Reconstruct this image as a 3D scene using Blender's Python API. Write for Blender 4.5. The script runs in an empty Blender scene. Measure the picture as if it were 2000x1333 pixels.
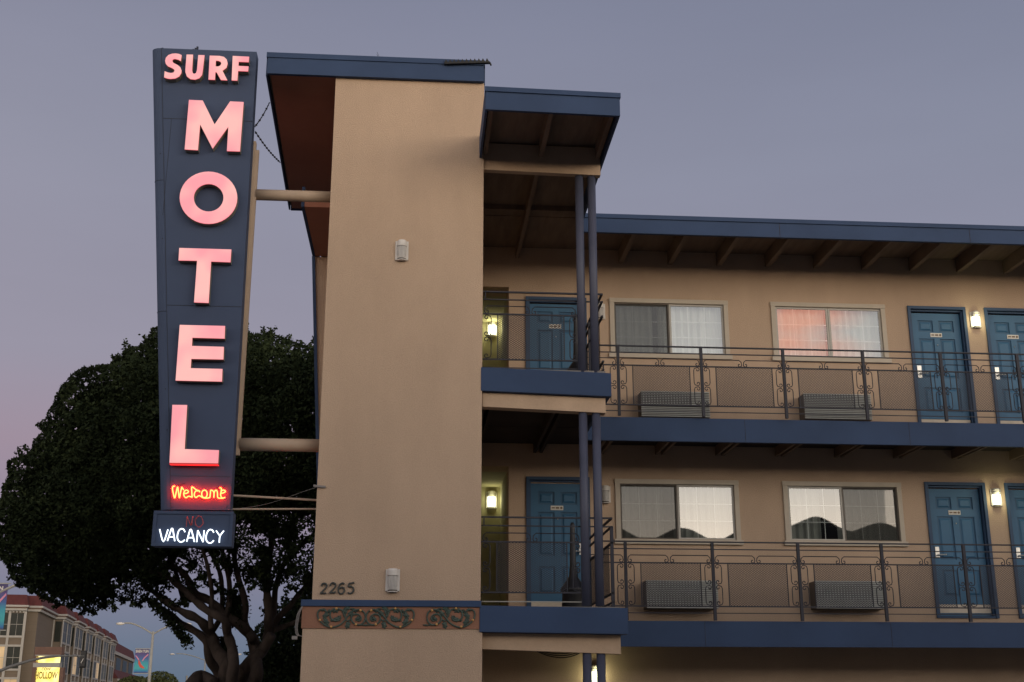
import bpy, math, random
from mathutils import Vector, Matrix
random.seed(7)
PI = math.pi
scn = bpy.context.scene
COL = scn.collection

# ------------------------------------------------------------------ camera frame (used to read positions off planes)
FPX = 2378.0; PSI = math.radians(4.43); TH = math.radians(16.49); CZ = 1.6
_c, _s = math.cos, math.sin
RV = Vector((_c(PSI), -_s(PSI), 0)); FV = Vector((_s(PSI)*_c(TH), _c(PSI)*_c(TH), _s(TH)))
UV = Vector((-_s(PSI)*_s(TH), -_c(PSI)*_s(TH), _c(TH)))
def ray(px, py): return RV*(px-1000) + UV*(666.5-py) + FV*FPX
def at(px, py, Y):
    d = ray(px, py); t = Y/d.y
    return Vector((d.x*t, Y, CZ+d.z*t))
def atz(px, py, Z):
    d = ray(px, py); t = (Z-CZ)/d.z
    return Vector((d.x*t, d.y*t, Z))

# ------------------------------------------------------------------ materials
def lin(c):
    c = c/255.0
    return c/12.92 if c <= .04045 else ((c+.055)/1.055)**2.4
def S(r, g, b, k=1.0): return (lin(r)*k, lin(g)*k, lin(b)*k)
MATS = {}
def mat(name, rgb, rough=.6, metal=0, var=.12, vscale=2.0, bump=0, bscale=60, fine=.0, stretch=None, spec=.5):
    m = bpy.data.materials.new(name); m.use_nodes = True
    nt = m.node_tree; b = nt.nodes['Principled BSDF']
    b.inputs['Roughness'].default_value = rough; b.inputs['Metallic'].default_value = metal
    b.inputs['Specular IOR Level'].default_value = spec
    tc = nt.nodes.new('ShaderNodeTexCoord'); src = tc.outputs['Object']
    if stretch:
        mp = nt.nodes.new('ShaderNodeMapping'); mp.inputs['Scale'].default_value = stretch
        nt.links.new(src, mp.inputs['Vector']); src2 = mp.outputs['Vector']
    else: src2 = src
    n = nt.nodes.new('ShaderNodeTexNoise'); n.inputs['Scale'].default_value = vscale
    n.inputs['Detail'].default_value = 5; n.inputs['Roughness'].default_value = .6
    nt.links.new(src2, n.inputs['Vector'])
    r = nt.nodes.new('ShaderNodeValToRGB')
    lo = [max(0, c*(1-var)) for c in rgb]; hi = [min(1, c*(1+var)) for c in rgb]
    r.color_ramp.elements[0].position = .3; r.color_ramp.elements[1].position = .7
    r.color_ramp.elements[0].color = (*lo, 1); r.color_ramp.elements[1].color = (*hi, 1)
    nt.links.new(n.outputs['Fac'], r.inputs['Fac'])
    out = r.outputs['Color']
    if fine:
        n2 = nt.nodes.new('ShaderNodeTexNoise'); n2.inputs['Scale'].default_value = bscale; n2.inputs['Detail'].default_value = 3
        nt.links.new(src, n2.inputs['Vector'])
        r2 = nt.nodes.new('ShaderNodeValToRGB')
        r2.color_ramp.elements[0].position = .3; r2.color_ramp.elements[1].position = .7
        r2.color_ramp.elements[0].color = (1-fine,)*3+(1,); r2.color_ramp.elements[1].color = (1, 1, 1, 1)
        nt.links.new(n2.outputs['Fac'], r2.inputs['Fac'])
        mx = nt.nodes.new('ShaderNodeMix'); mx.data_type = 'RGBA'; mx.blend_type = 'MULTIPLY'
        mx.inputs[0].default_value = 1
        nt.links.new(out, mx.inputs[6]); nt.links.new(r2.outputs['Color'], mx.inputs[7]); out = mx.outputs[2]
    nt.links.new(out, b.inputs['Base Color'])
    if bump:
        bn = nt.nodes.new('ShaderNodeTexNoise'); bn.inputs['Scale'].default_value = bscale; bn.inputs['Detail'].default_value = 4
        nt.links.new(src, bn.inputs['Vector'])
        bp = nt.nodes.new('ShaderNodeBump'); bp.inputs['Strength'].default_value = bump; bp.inputs['Distance'].default_value = .01
        nt.links.new(bn.outputs['Fac'], bp.inputs['Height']); nt.links.new(bp.outputs['Normal'], b.inputs['Normal'])
    MATS[name] = m
    return m
def emat(name, rgb, strength, base=(.5, .5, .5), vary=0, vscale=3, rgb2=None):
    m = bpy.data.materials.new(name); m.use_nodes = True
    nt = m.node_tree; b = nt.nodes['Principled BSDF']
    b.inputs['Base Color'].default_value = (*base, 1); b.inputs['Roughness'].default_value = .35
    b.inputs['Emission Color'].default_value = (*rgb, 1); b.inputs['Emission Strength'].default_value = strength
    if vary or rgb2:
        tc = nt.nodes.new('ShaderNodeTexCoord'); n = nt.nodes.new('ShaderNodeTexNoise'); n.inputs['Scale'].default_value = vscale
        n.inputs['Detail'].default_value = 1
        nt.links.new(tc.outputs['Object'], n.inputs['Vector'])
        r = nt.nodes.new('ShaderNodeValToRGB'); c2 = rgb2 or rgb
        r.color_ramp.elements[0].position = .35; r.color_ramp.elements[1].position = .65
        r.color_ramp.elements[0].color = (*[x*(1-vary) for x in rgb], 1); r.color_ramp.elements[1].color = (*c2, 1)
        nt.links.new(n.outputs['Fac'], r.inputs['Fac']); nt.links.new(r.outputs['Color'], b.inputs['Emission Color'])
    MATS[name] = m
    return m

STUCCO = mat('stucco', (.50, .37, .268), .95, var=.085, vscale=.9, bump=.6, bscale=70, fine=.15, spec=.1, stretch=(1, 1, .35))
STUCCO2 = mat('stucco_beam', (.48, .35, .245), .9, var=.1, vscale=2, bump=.2, bscale=40, fine=.05, spec=.1)
NAVY = mat('navy_paint', (.034, .060, .125), .7, var=.12, vscale=1.2, bump=.08, bscale=25, spec=.25)
NAVYL = mat('navy_flashing', (.040, .068, .122), .6, var=.12, vscale=2, spec=.25)
SIGNBLUE = mat('sign_blue', (.046, .067, .122), .65, var=.08, vscale=1.5, bump=.05, bscale=8, spec=.25)
IRON = mat('rail_iron', (.026, .027, .038), .6, var=.15, vscale=8, spec=.35)
COLUMN = mat('column_paint', (.062, .068, .105), .5, var=.12, vscale=3, spec=.4)
SOFFIT = mat('soffit_wood', (.19, .14, .105), .9, var=.15, vscale=1.5, stretch=(6, 1, 1), spec=.1)
SOFFITR = mat('soffit_brown', (.34, .16, .11), .9, var=.1, vscale=1, spec=.1)
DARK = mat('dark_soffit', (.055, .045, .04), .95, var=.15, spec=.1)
DECKTOP = mat('deck_top', (.2, .19, .18), .9, var=.1)
ROOFTOP = mat('roof_gravel', (.25, .24, .23), .95, bump=.4, bscale=30, fine=.3)
DOOR = mat('door_blue', (.036, .122, .225), .5, var=.07, vscale=2, spec=.35)
DOORFR = mat('door_frame_blue', (.028, .062, .125), .55, var=.1, vscale=3, spec=.35)
GROOVE = mat('door_groove', (.025, .088, .17), .6, var=.05)
CREAM = mat('cream_strip', (.6, .52, .42), .8, var=.1, vscale=6)
PLATE = mat('plate', (.6, .58, .52), .5, var=.05)
PLATEINK = mat('plate_ink', (.16, .10, .06), .7, var=.3, vscale=30)
STEEL = mat('steel', (.55, .55, .53), .35, metal=.7, var=.1)
TRIM = mat('window_trim', (.47, .41, .33), .7, var=.06, vscale=4)
SASH = mat('sash_metal', (.42, .40, .36), .5, var=.06)
SASHD = mat('sash_dark', (.14, .12, .10), .5, var=.06)
MUNT = mat('muntin_white', (.8, .81, .81), .5, var=.04)
DRAPE = mat('drape', (.66, .68, .66), .95, var=.06, vscale=3, stretch=(4, 1, .3))
DRAPEG = mat('drape_grey', (.36, .37, .35), .95, var=.15, vscale=3, stretch=(4, 1, .3))
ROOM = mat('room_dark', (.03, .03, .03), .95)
ACG = mat('ac_grille', (.43, .44, .41), .6, var=.08, vscale=6)
ACD = mat('ac_case', (.11, .095, .085), .7, var=.1)
FIXT = mat('fixture_white', (.60, .57, .53), .5, var=.06, vscale=6)
LENS = mat('lens_ribbed', (.30, .29, .28), .25, var=.08, vscale=30)
BLACKP = mat('black_plastic', (.012, .012, .014), .45, var=.2)
TERRA = mat('terracotta_band', (.29, .15, .10), .9, var=.08, vscale=3, bump=.2, bscale=60, fine=.1, spec=.1)
VINE = mat('vine_green', (.05, .075, .06), .7, var=.3, vscale=20)
BERRY = mat('berry_orange', (.50, .27, .09), .6, var=.15)
NUM = mat('numeral_dark', (.05, .055, .05), .6)
PIPE = mat('pipe_beige', (.42, .32, .235), .6, var=.06, vscale=4, spec=.3)
LSIDE = mat('letter_side', (.20, .19, .15), .6, var=.1, vscale=6)
BARK = mat('bark', (.066, .050, .042), .95, var=.3, vscale=3, bump=.5, bscale=14, stretch=(2, 2, .5), spec=.1)
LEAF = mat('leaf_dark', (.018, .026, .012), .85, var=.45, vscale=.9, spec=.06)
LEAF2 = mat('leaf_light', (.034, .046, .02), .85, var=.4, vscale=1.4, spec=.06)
LEAF3 = mat('leaf_round', (.075, .085, .035), .9, var=.3, vscale=.8, spec=.05)
ASPH = mat('asphalt', (.05, .05, .052), .9, var=.2, vscale=3, bump=.3, bscale=60)
CONC = mat('concrete', (.3, .29, .27), .9, var=.12, vscale=2, bump=.2, bscale=40)
EARTH = mat('ground_mat', (.16, .15, .13), .95, var=.2, vscale=.5)
SKYLINE = mat('skyline_mat', (.03, .032, .03), .95, var=.3, vscale=.2)
LINEW = mat('line_white', (.7, .7, .68), .8, var=.1)
POLEG = mat('pole_grey', (.30, .29, .26), .6, var=.1)
HWALL = mat('hotel_siding', (.145, .115, .088), .9, var=.08, vscale=.6, stretch=(.2, .2, 14))
HTRIM = mat('hotel_trim', (.33, .315, .295), .8, var=.06)
HROOF = mat('hotel_roof', (.085, .020, .020), .9, var=.2, vscale=.6, stretch=(5, 5, .3))
HGLASS = mat('hotel_glass', (.012, .016, .014), .35, var=.3, vscale=.8, spec=.25)
HCURT = mat('hotel_curtain', (.38, .30, .20), .9, var=.2, vscale=1)
BROWN = mat('sign_cap_brown', (.14, .08, .06), .9)
CABLE = mat('cable_black', (.015, .015, .015), .7)
WIRE = mat('wire_grey', (.22, .2, .19), .7)

PINK = emat('pink_acrylic', (1.0, .34, .39), .93, base=(.12, .06, .06), vary=.04, vscale=2.6, rgb2=(1.0, .50, .46))
PINKE = emat('pink_edge', (1.0, .16, .20), .9, base=(.1, .03, .03))
REDNEON = emat('red_neon', (1.0, .018, .004), 64, base=(.2, .02, .02))
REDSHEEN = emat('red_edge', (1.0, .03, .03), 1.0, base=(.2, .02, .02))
WHITENEON = emat('white_neon', (.80, .90, 1.0), 2.2, base=(.3, .3, .3))
DEADNEON = mat('unlit_tube', (.30, .05, .055), .4, var=.15, vscale=20)
LAMPGLOW = emat('lamp_glow', (1.0, 1.0, .72), 3.0, base=(.5, .5, .4))
YELSIGN = emat('yellow_panel', (1.0, .78, .14), 1.5, base=(.3, .25, .05), vary=.3, vscale=1.4, rgb2=(1.0, .85, .35))
YELGLOW = emat('warm_window', (1.0, .66, .34), .42, base=(.3, .22, .12), vary=.4, vscale=.8)
YINK = mat('sign_ink', (.30, .20, .02), .8)

def banner_mat():
    m = bpy.data.materials.new('banner_print'); m.use_nodes = True
    nt = m.node_tree; b = nt.nodes['Principled BSDF']; b.inputs['Roughness'].default_value = .8
    tc = nt.nodes.new('ShaderNodeTexCoord'); sp = nt.nodes.new('ShaderNodeSeparateXYZ'); r = nt.nodes.new('ShaderNodeValToRGB')
    nt.links.new(tc.outputs['Generated'], sp.inputs[0]); nt.links.new(sp.outputs['Z'], r.inputs['Fac'])
    e = r.color_ramp.elements
    e[0].position = 0; e[0].color = (.06, .05, .13, 1); e[1].position = 1; e[1].color = (.06, .05, .12, 1)
    for p, c in ((.06, (.04, .16, .36)), (.2, (.06, .36, .38)), (.42, (.05, .30, .38)), (.6, (.06, .12, .30)), (.8, (.09, .07, .2))):
        k = e.new(p); k.color = (*c, 1)
    nt.links.new(r.outputs['Color'], b.inputs['Base Color'])
    return m
BANNER = banner_mat()

def glass_mat(name, fac, tint):
    m = bpy.data.materials.new(name); m.use_nodes = True
    nt = m.node_tree; nt.nodes.clear()
    o = nt.nodes.new('ShaderNodeOutputMaterial'); mx = nt.nodes.new('ShaderNodeMixShader')
    g = nt.nodes.new('ShaderNodeBsdfGlossy'); g.inputs['Roughness'].default_value = .015
    g.inputs['Color'].default_value = (1, 1, 1, 1)
    t = nt.nodes.new('ShaderNodeBsdfTransparent'); t.inputs['Color'].default_value = (*tint, 1)
    tc = nt.nodes.new('ShaderNodeTexCoord'); n = nt.nodes.new('ShaderNodeTexNoise'); n.inputs['Scale'].default_value = 1.6; n.inputs['Detail'].default_value = 1
    bp = nt.nodes.new('ShaderNodeBump'); bp.inputs['Strength'].default_value = .012; bp.inputs['Distance'].default_value = .03
    nt.links.new(tc.outputs['Object'], n.inputs['Vector']); nt.links.new(n.outputs['Fac'], bp.inputs['Height'])
    nt.links.new(bp.outputs['Normal'], g.inputs['Normal'])
    mx.inputs[0].default_value = fac
    nt.links.new(t.outputs[0], mx.inputs[1]); nt.links.new(g.outputs[0], mx.inputs[2]); nt.links.new(mx.outputs[0], o.inputs[0])
    return m
GLASS = glass_mat('window_glass', .24, (.75, .78, .76))
def screen_mat():
    m = bpy.data.materials.new('insect_screen'); m.use_nodes = True
    nt = m.node_tree; nt.nodes.clear()
    o = nt.nodes.new('ShaderNodeOutputMaterial'); mx = nt.nodes.new('ShaderNodeMixShader')
    d = nt.nodes.new('ShaderNodeBsdfDiffuse'); d.inputs['Color'].default_value = (.06, .06, .055, 1)
    t = nt.nodes.new('ShaderNodeBsdfTransparent'); mx.inputs[0].default_value = .52
    nt.links.new(t.outputs[0], mx.inputs[1]); nt.links.new(d.outputs[0], mx.inputs[2]); nt.links.new(mx.outputs[0], o.inputs[0])
    return m
SCREEN = screen_mat()

# ------------------------------------------------------------------ mesh builder
class MB:
    def __init__(s): s.v = []; s.f = []; s.m = []
    def add(s, vs, fs, mi=0):
        o = len(s.v); s.v += [tuple(v) for v in vs]; s.f += [tuple(o+i for i in f) for f in fs]; s.m += [mi]*len(fs); return s
    def box(s, x0, x1, y0, y1, z0, z1, mi=0):
        return s.add([(x0,y0,z0),(x1,y0,z0),(x1,y1,z0),(x0,y1,z0),(x0,y0,z1),(x1,y0,z1),(x1,y1,z1),(x0,y1,z1)],
              [(0,3,2,1),(4,5,6,7),(0,1,5,4),(1,2,6,5),(2,3,7,6),(3,0,4,7)], mi)
    def quad(s, a, b, c, d, mi=0): return s.add([a,b,c,d], [(0,1,2,3)], mi)
    def hexa(s, bot, top, mi=0):       # 4 bottom, 4 top
        return s.add(list(bot)+list(top), [(0,3,2,1),(4,5,6,7),(0,1,5,4),(1,2,6,5),(2,3,7,6),(3,0,4,7)], mi)
    def bar(s, a, b, w, h, mi=0):      # rectangular bar a->b
        a, b = Vector(a), Vector(b); d = (b-a).normalized()
        u = d.cross(Vector((0,0,1))); 
        if u.length < 1e-4: u = Vector((1,0,0))
        u.normalize(); v = u.cross(d)
        p = []
        for q in (a, b):
            for (i, j) in ((-1,-1),(1,-1),(1,1),(-1,1)): p.append(q+u*(w/2*i)+v*(h/2*j))
        return s.hexa(p[:4], p[4:], mi)
    def tube(s, pts, r, n=6, mi=0, cap=True):
        pts = [Vector(p) for p in pts]; rs = r if isinstance(r, (list, tuple)) else [r]*len(pts)
        o = len(s.v); prev = None
        for i, p in enumerate(pts):
            d = (pts[min(i+1, len(pts)-1)]-pts[max(i-1, 0)]).normalized()
            if prev is None:
                u = d.cross(Vector((0,0,1)))
                if u.length < .05: u = d.cross(Vector((1,0,0)))
            else: u = prev - d*prev.dot(d)
            u.normalize(); prev = u; w = d.cross(u)
            for k in range(n):
                a = 2*PI*k/n; s.v.append(tuple(p+(u*_c(a)+w*_s(a))*rs[i]))
        for i in range(len(pts)-1):
            for k in range(n):
                s.f.append((o+i*n+k, o+i*n+(k+1)%n, o+(i+1)*n+(k+1)%n, o+(i+1)*n+k)); s.m.append(mi)
        if cap:
            s.f.append(tuple(o+k for k in range(n))[::-1]); s.m.append(mi)
            s.f.append(tuple(o+(len(pts)-1)*n+k for k in range(n))); s.m.append(mi)
        return s
    def cyl(s, x, y, z0, z1, r, n=20, mi=0): return s.tube([(x,y,z0),(x,y,z1)], r, n, mi)
    def lathe(s, prof, x, y, n=24, mi=0, a0=0, a1=2*PI):
        o = len(s.v); full = abs(a1-a0-2*PI) < 1e-6; m = n if full else n+1
        for (r, z) in prof:
            for k in range(m):
                a = a0+(a1-a0)*k/n; s.v.append((x+r*_c(a), y+r*_s(a), z))
        for i in range(len(prof)-1):
            for k in range(n):
                k2 = (k+1) % m
                s.f.append((o+i*m+k, o+i*m+k2, o+(i+1)*m+k2, o+(i+1)*m+k)); s.m.append(mi)
        return s
    def prism(s, poly, y0, y1, mi=0, side=None, hole=None):   # poly in xz, front y0, back y1 ; convex or not (ngon)
        n = len(poly); side = mi if side is None else side
        o = len(s.v)
        s.v += [(x, y0, z) for x, z in poly]+[(x, y1, z) for x, z in poly]
        s.f.append(tuple(o+i for i in range(n))); s.m.append(mi)
        s.f.append(tuple(o+n+i for i in range(n))[::-1]); s.m.append(side)
        for i in range(n):
            j = (i+1) % n; s.f.append((o+i, o+n+i, o+n+j, o+j)); s.m.append(side)
        return s
    def ball(s, c, r, n=8, mi=0, sc=(1,1,1)):
        c = Vector(c); o = len(s.v); m = n//2
        for i in range(m+1):
            t = PI*i/m
            for k in range(n):
                a = 2*PI*k/n; s.v.append((c.x+r*sc[0]*_s(t)*_c(a), c.y+r*sc[1]*_s(t)*_s(a), c.z+r*sc[2]*_c(t)))
        for i in range(m):
            for k in range(n):
                s.f.append((o+i*n+k, o+(i+1)*n+k, o+(i+1)*n+(k+1)%n, o+i*n+(k+1)%n)); s.m.append(mi)
        return s
    def build(s, name, mats, parent=None, smooth=False, bevel=0):
        me = bpy.data.meshes.new(name); me.from_pydata(s.v, [], s.f)
        if not isinstance(mats, (list, tuple)): mats = [mats]
        for m in mats: me.materials.append(m)
        me.polygons.foreach_set('material_index', s.m)
        if smooth: me.polygons.foreach_set('use_smooth', [True]*len(s.f))
        me.update(); me.validate()
        o = bpy.data.objects.new(name, me); COL.objects.link(o)
        if parent is not None:
            o.parent = parent
            # parts are written in world coordinates: keep them there
            o.matrix_parent_inverse = WORLD[parent.name].inverted() if parent.name in WORLD else Matrix()
        if bevel:
            bv = o.modifiers.new('bevel', 'BEVEL'); bv.width = bevel; bv.segments = 2; bv.limit_method = 'ANGLE'
        return o
WORLD = {}
def tag(o, label=None, cat=None, group=None, kind=None):
    if label: o['label'] = label
    if cat: o['category'] = cat
    if group: o['group'] = group
    if kind: o['kind'] = kind
    return o
def thing(name, label, cat, loc=(0,0,0), group=None):
    o = bpy.data.objects.new(name, None); COL.objects.link(o); o.empty_display_size = .2
    o.location = loc; WORLD[o.name] = Matrix.Translation(Vector(loc))
    return tag(o, label, cat, group)
def copy_tree(o, parent=None):
    c = o.copy(); COL.objects.link(c)
    if parent is not None:
        c.parent = parent; c.matrix_parent_inverse = o.matrix_parent_inverse.copy()
    for ch in list(o.children): copy_tree(ch, c)
    return c
def smooth_curve(pts, k=4):
    out = []; n = len(pts)
    P = [Vector(p) if len(p) == 3 else Vector((p[0], p[1], 0)) for p in pts]
    for i in range(n-1):
        a = P[max(i-1, 0)]; b = P[i]; c = P[i+1]; d = P[min(i+2, n-1)]
        for j in range(k):
            t = j/k
            out.append(.5*((2*b)+(c-a)*t+(2*a-5*b+4*c-d)*t*t+(3*b-a-3*c+d)*t**3))
    out.append(P[-1]); return out

# ------------------------------------------------------------------ setting: ground, road, pavements, unseen skyline stand-in
def struct(name, mb, m): return tag(mb.build(name, m), kind='structure')
struct('ground', MB().box(-900, 900, -900, 1500, -1, 0), EARTH)
struct('pavement', MB().box(-60, 60, 10.6, 14.3, .004, .15).box(-60, 60, -3, 1.0, .004, .15), CONC)
struct('road', MB().box(-200, 200, 1.6, 10.0, -.2, .008), ASPH)
struct('cross_street', MB().box(-26, -8, 14.3, 600, -.2, .006), ASPH)
# unseen ridge standing in for buildings opposite, shaped for the lower windows' mirrored skyline
hm = MB(); NX = 900
for j, (yy, k) in enumerate(((-15, 0), (-15.5, 1), (-45, 1.02), (-60, 0))):
    for i in range(NX+1):
        x = -60+120*i/NX; xq = x
        h = 8.75-.27*math.cos((x-10.2)*2.05)+(.45*max(0, min(1, (x-14.5)/1.5)))+.12*math.sin(x*.8)*max(0, min(1, (x-14.5)/1.5))
        hm.v.append((x, yy, max(0, h*k)))
for j in range(3):
    for i in range(NX):
        a = j*(NX+1)+i; hm.f.append((a, a+1, a+NX+2, a+NX+1)); hm.m.append(0)
struct('skyline_stand_in', hm, SKYLINE)

# ================================================================== MOTEL BUILDING
B = thing('motel_building', 'two storey tan stucco motel with navy fascias, tall stair tower and walkways', 'building', (0, 15, 0))
YW = 19.0                                  # face of the wing wall
XR = 12.6                                  # wing runs on out of the frame
XL, XP0, XP1 = -1.8, -1.24, .78
# --- walls with openings
UP, LO = 3.0, 0.0                          # upper floor offset from lower floor
op = []
for dz in (0, 3):
    op += [('d', 1.70, 2.70, 2.86+dz, 5.0+dz), ('d', 8.17, 9.17, 2.86+dz, 5.0+dz), ('d', 9.51, 10.51, 2.86+dz, 5.0+dz),
           ('w', 3.16, 5.02, 4.05+dz, 4.94+dz), ('w', 5.88, 7.70, 4.05+dz, 4.94+dz), ('c', .3, 1.42, 2.70+dz, 5.17+dz)]
xs = sorted({XP0+.06, XR}|{o[1] for o in op}|{o[2] for o in op}); zs = sorted({0, 8.87}|{o[3] for o in op}|{o[4] for o in op})
w = MB()
for i in range(len(xs)-1):
    for j in range(len(zs)-1):
        cx, cz = (xs[i]+xs[i+1])/2, (zs[j]+zs[j+1])/2
        if any(o[1] < cx < o[2] and o[3] < cz < o[4] for o in op): continue
        w.quad((xs[i], YW, zs[j]), (xs[i+1], YW, zs[j]), (xs[i+1], YW, zs[j+1]), (xs[i], YW, zs[j+1]))
for k, x0, x1, z0, z1 in op:
    d = YW+(.16 if k == 'd' else .12 if k == 'w' else .5)
    w.quad((x0,YW,z0),(x0,YW,z1),(x0,d,z1),(x0,d,z0)).quad((x1,YW,z1),(x1,YW,z0),(x1,d,z0),(x1,d,z1))
    w.quad((x0,YW,z1),(x1,YW,z1),(x1,d,z1),(x0,d,z1)).quad((x0,YW,z0),(x0,d,z0),(x1,d,z0),(x1,YW,z0))
# side and rear walls of the block
w.box(XR, XR+.2, YW, 27, 0, 8.75); w.box(XP0+.3, XR, 27, 27.2, 0, 8.75)
w.build('wall', STUCCO, B)
# lit passages through the wall
OLIVE = mat('passage_wall', (.40, .36, .22), .9, var=.1, bump=.2, bscale=60)
for dz in (0, 3):
    c = MB()
    c.box(1.42, 1.5, YW+.5, 21, 2.7+dz, 5.17+dz).box(.1, 1.5, 21, 21.1, 2.7+dz, 5.17+dz).box(.2, .3, YW+.5, 21, 2.7+dz, 5.17+dz)
    c.box(.1, 1.5, YW+.5, 21.1, 5.17+dz, 5.25+dz).box(.1, 1.5, YW+.5, 21.1, 2.6+dz, 2.7+dz)
    c.build('passage', OLIVE, B)
# --- stair tower
t = MB()
t.box(XP0, XP1, 15.0, 18.9, 2.76, 9.73)
t.build('tower_wall', STUCCO, B)
MB().box(-1.33, .80, 14.93, 18.8, 0, 2.43).build('tower_base', STUCCO, B)
MB().box(-1.345, .775, 14.915, 18.8, 2.43, 2.685).build('painted_band', TERRA, B)
MB().box(-1.36, .785, 14.89, 18.8, 2.685, 2.762).build('band_cap', NAVY, B, bevel=.006)
# slanting wing wall left of the tower under the eave
lw = MB(); P0, P1 = (-1.79, 8.61), (-1.42, 3.0)
lw.add([(P0[0],YW-.004,P0[1]),(-1.1,YW-.004,P0[1]),(-1.1,YW-.004,0),(-1.25,YW-.004,0),(P1[0],YW-.004,P1[1])], [(0,4,3,2,1)])
lw.build('slanted_wall', STUCCO, B)
MB().bar((P0[0]-.01, YW-.02, P0[1]), (P1[0]-.01, YW-.02, P1[1]), .03, .05).build('edge_trim', NAVY, B)
# --- tower roof (front edge at 15, runs back to 19.7)
rt = MB()
rt.hexa([(-2.15,14.99,9.80),(.765,14.99,9.80),(.765,19.7,9.80),(-2.30,19.7,9.80)], [(-2.15,14.99,10.0),(.765,14.99,10.0),(.765,19.7,10.0),(-2.30,19.7,10.0)])
rt.build('tower_roof', ROOFTOP, B)
MB().hexa([(-2.12,15.0,9.74),(.75,15.0,9.74),(.75,19.68,9.74),(-2.27,19.68,9.74)], [(-2.12,15.0,9.798),(.75,15.0,9.798),(.75,19.68,9.798),(-2.27,19.68,9.798)]).build('tower_soffit', SOFFITR, B)
fr = MB()
fr.box(-2.16, .77, 14.93, 14.985, 9.725, 9.96)
fr.box(-2.175, .785, 14.915, 15.0, 9.962, 10.035)
fr.hexa([(-2.18,14.99,9.725),(-2.155,14.99,9.725),(-2.305,19.72,9.725),(-2.33,19.72,9.725)], [(-2.18,14.99,10.03),(-2.155,14.99,10.03),(-2.305,19.72,10.03),(-2.33,19.72,10.03)])
fr.box(.768, .79, 15.005, 19.7, 9.725, 10.03); fr.box(-2.3, .79, 19.71, 19.75, 9.725, 10.03)
fr.build('tower_fascia', NAVY, B)
# --- main roof
EY = 17.6
MB().box(-1.75, XR+.3, EY+.03, 27.4, 8.91, 8.94).build('roof', ROOFTOP, B)
MB().box(-1.74, XR+.3, EY+.05, 27.3, 8.875, 8.908).build('soffit', SOFFIT, B)
f2 = MB()
f2.box(2.41, XR+.35, EY-.03, EY+.03, 8.62, 8.855); f2.box(2.41, XR+.35, EY-.05, EY+.04, 8.857, 8.925)
for x in (5.6, 8.7, 11.6): f2.box(x, x+.006, EY-.033, EY-.029, 8.62, 8.855, 1)
f2.build('roof_fascia', [NAVY, DARK], B)
MB().box(-1.82, -1.775, 16.9, 27.4, 8.62, 8.94).build('side_fascia', NAVY, B)
MB().box(-1.77, -1.25, 16.9, 18.99, 8.62, 8.72).build('side_soffit', SOFFITR, B)
for i in range(11):
    x = 3.30+.834*i
    if x > XR: break
    MB().box(x-.04, x+.04, EY+.035, YW-.003, 8.64, 8.874).build('rafter', SOFFIT, B)
# --- balcony canopy (flat, reaches out in front of the tower)
MB().box(.75, 2.38, 13.66, EY+.04, 8.92, 8.945).build('canopy_roof', ROOFTOP, B)
MB().box(.75, 2.38, 13.67, EY+.04, 8.882, 8.918).build('canopy_soffit', SOFFIT, B)
cf = MB()
cf.hexa([(.725,13.60,8.62),(2.405,13.60,8.595),(2.405,13.65,8.595),(.725,13.65,8.62)], [(.725,13.60,8.86),(2.405,13.60,8.835),(2.405,13.65,8.835),(.725,13.65,8.86)])
cf.hexa([(.715,13.58,8.862),(2.415,13.58,8.837),(2.415,13.66,8.837),(.715,13.66,8.862)], [(.715,13.58,8.925),(2.415,13.58,8.90),(2.415,13.66,8.90),(.715,13.66,8.925)])
cf.box(.72, .75, 13.665, 14.99, 8.61, 8.92); cf.box(2.38, 2.408, 13.665, EY-.05, 8.60, 8.91)
cf.build('canopy_fascia', NAVY, B)
for x in (.80, 1.56, 2.33):
    MB().box(x-.03, x+.03, 13.67, 15.04, 8.68, 8.88).build('canopy_joist', SOFFIT, B)
MB().box(1.53, 1.59, 15.16, EY+1.39, 8.68, 8.88).build('canopy_joist', SOFFIT, B)
MB().hexa([(.782,15.05,8.47),(2.37,15.05,8.44),(2.37,15.15,8.44),(.782,15.15,8.47)], [(.782,15.05,8.86),(2.37,15.05,8.84),(2.37,15.15,8.84),(.782,15.15,8.86)]).build('canopy_beam', STUCCO2, B)
MB().box(.79, 2.38, 17.2, 17.26, 8.80, 8.88).build('cross_beam', SOFFIT, B)
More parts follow.
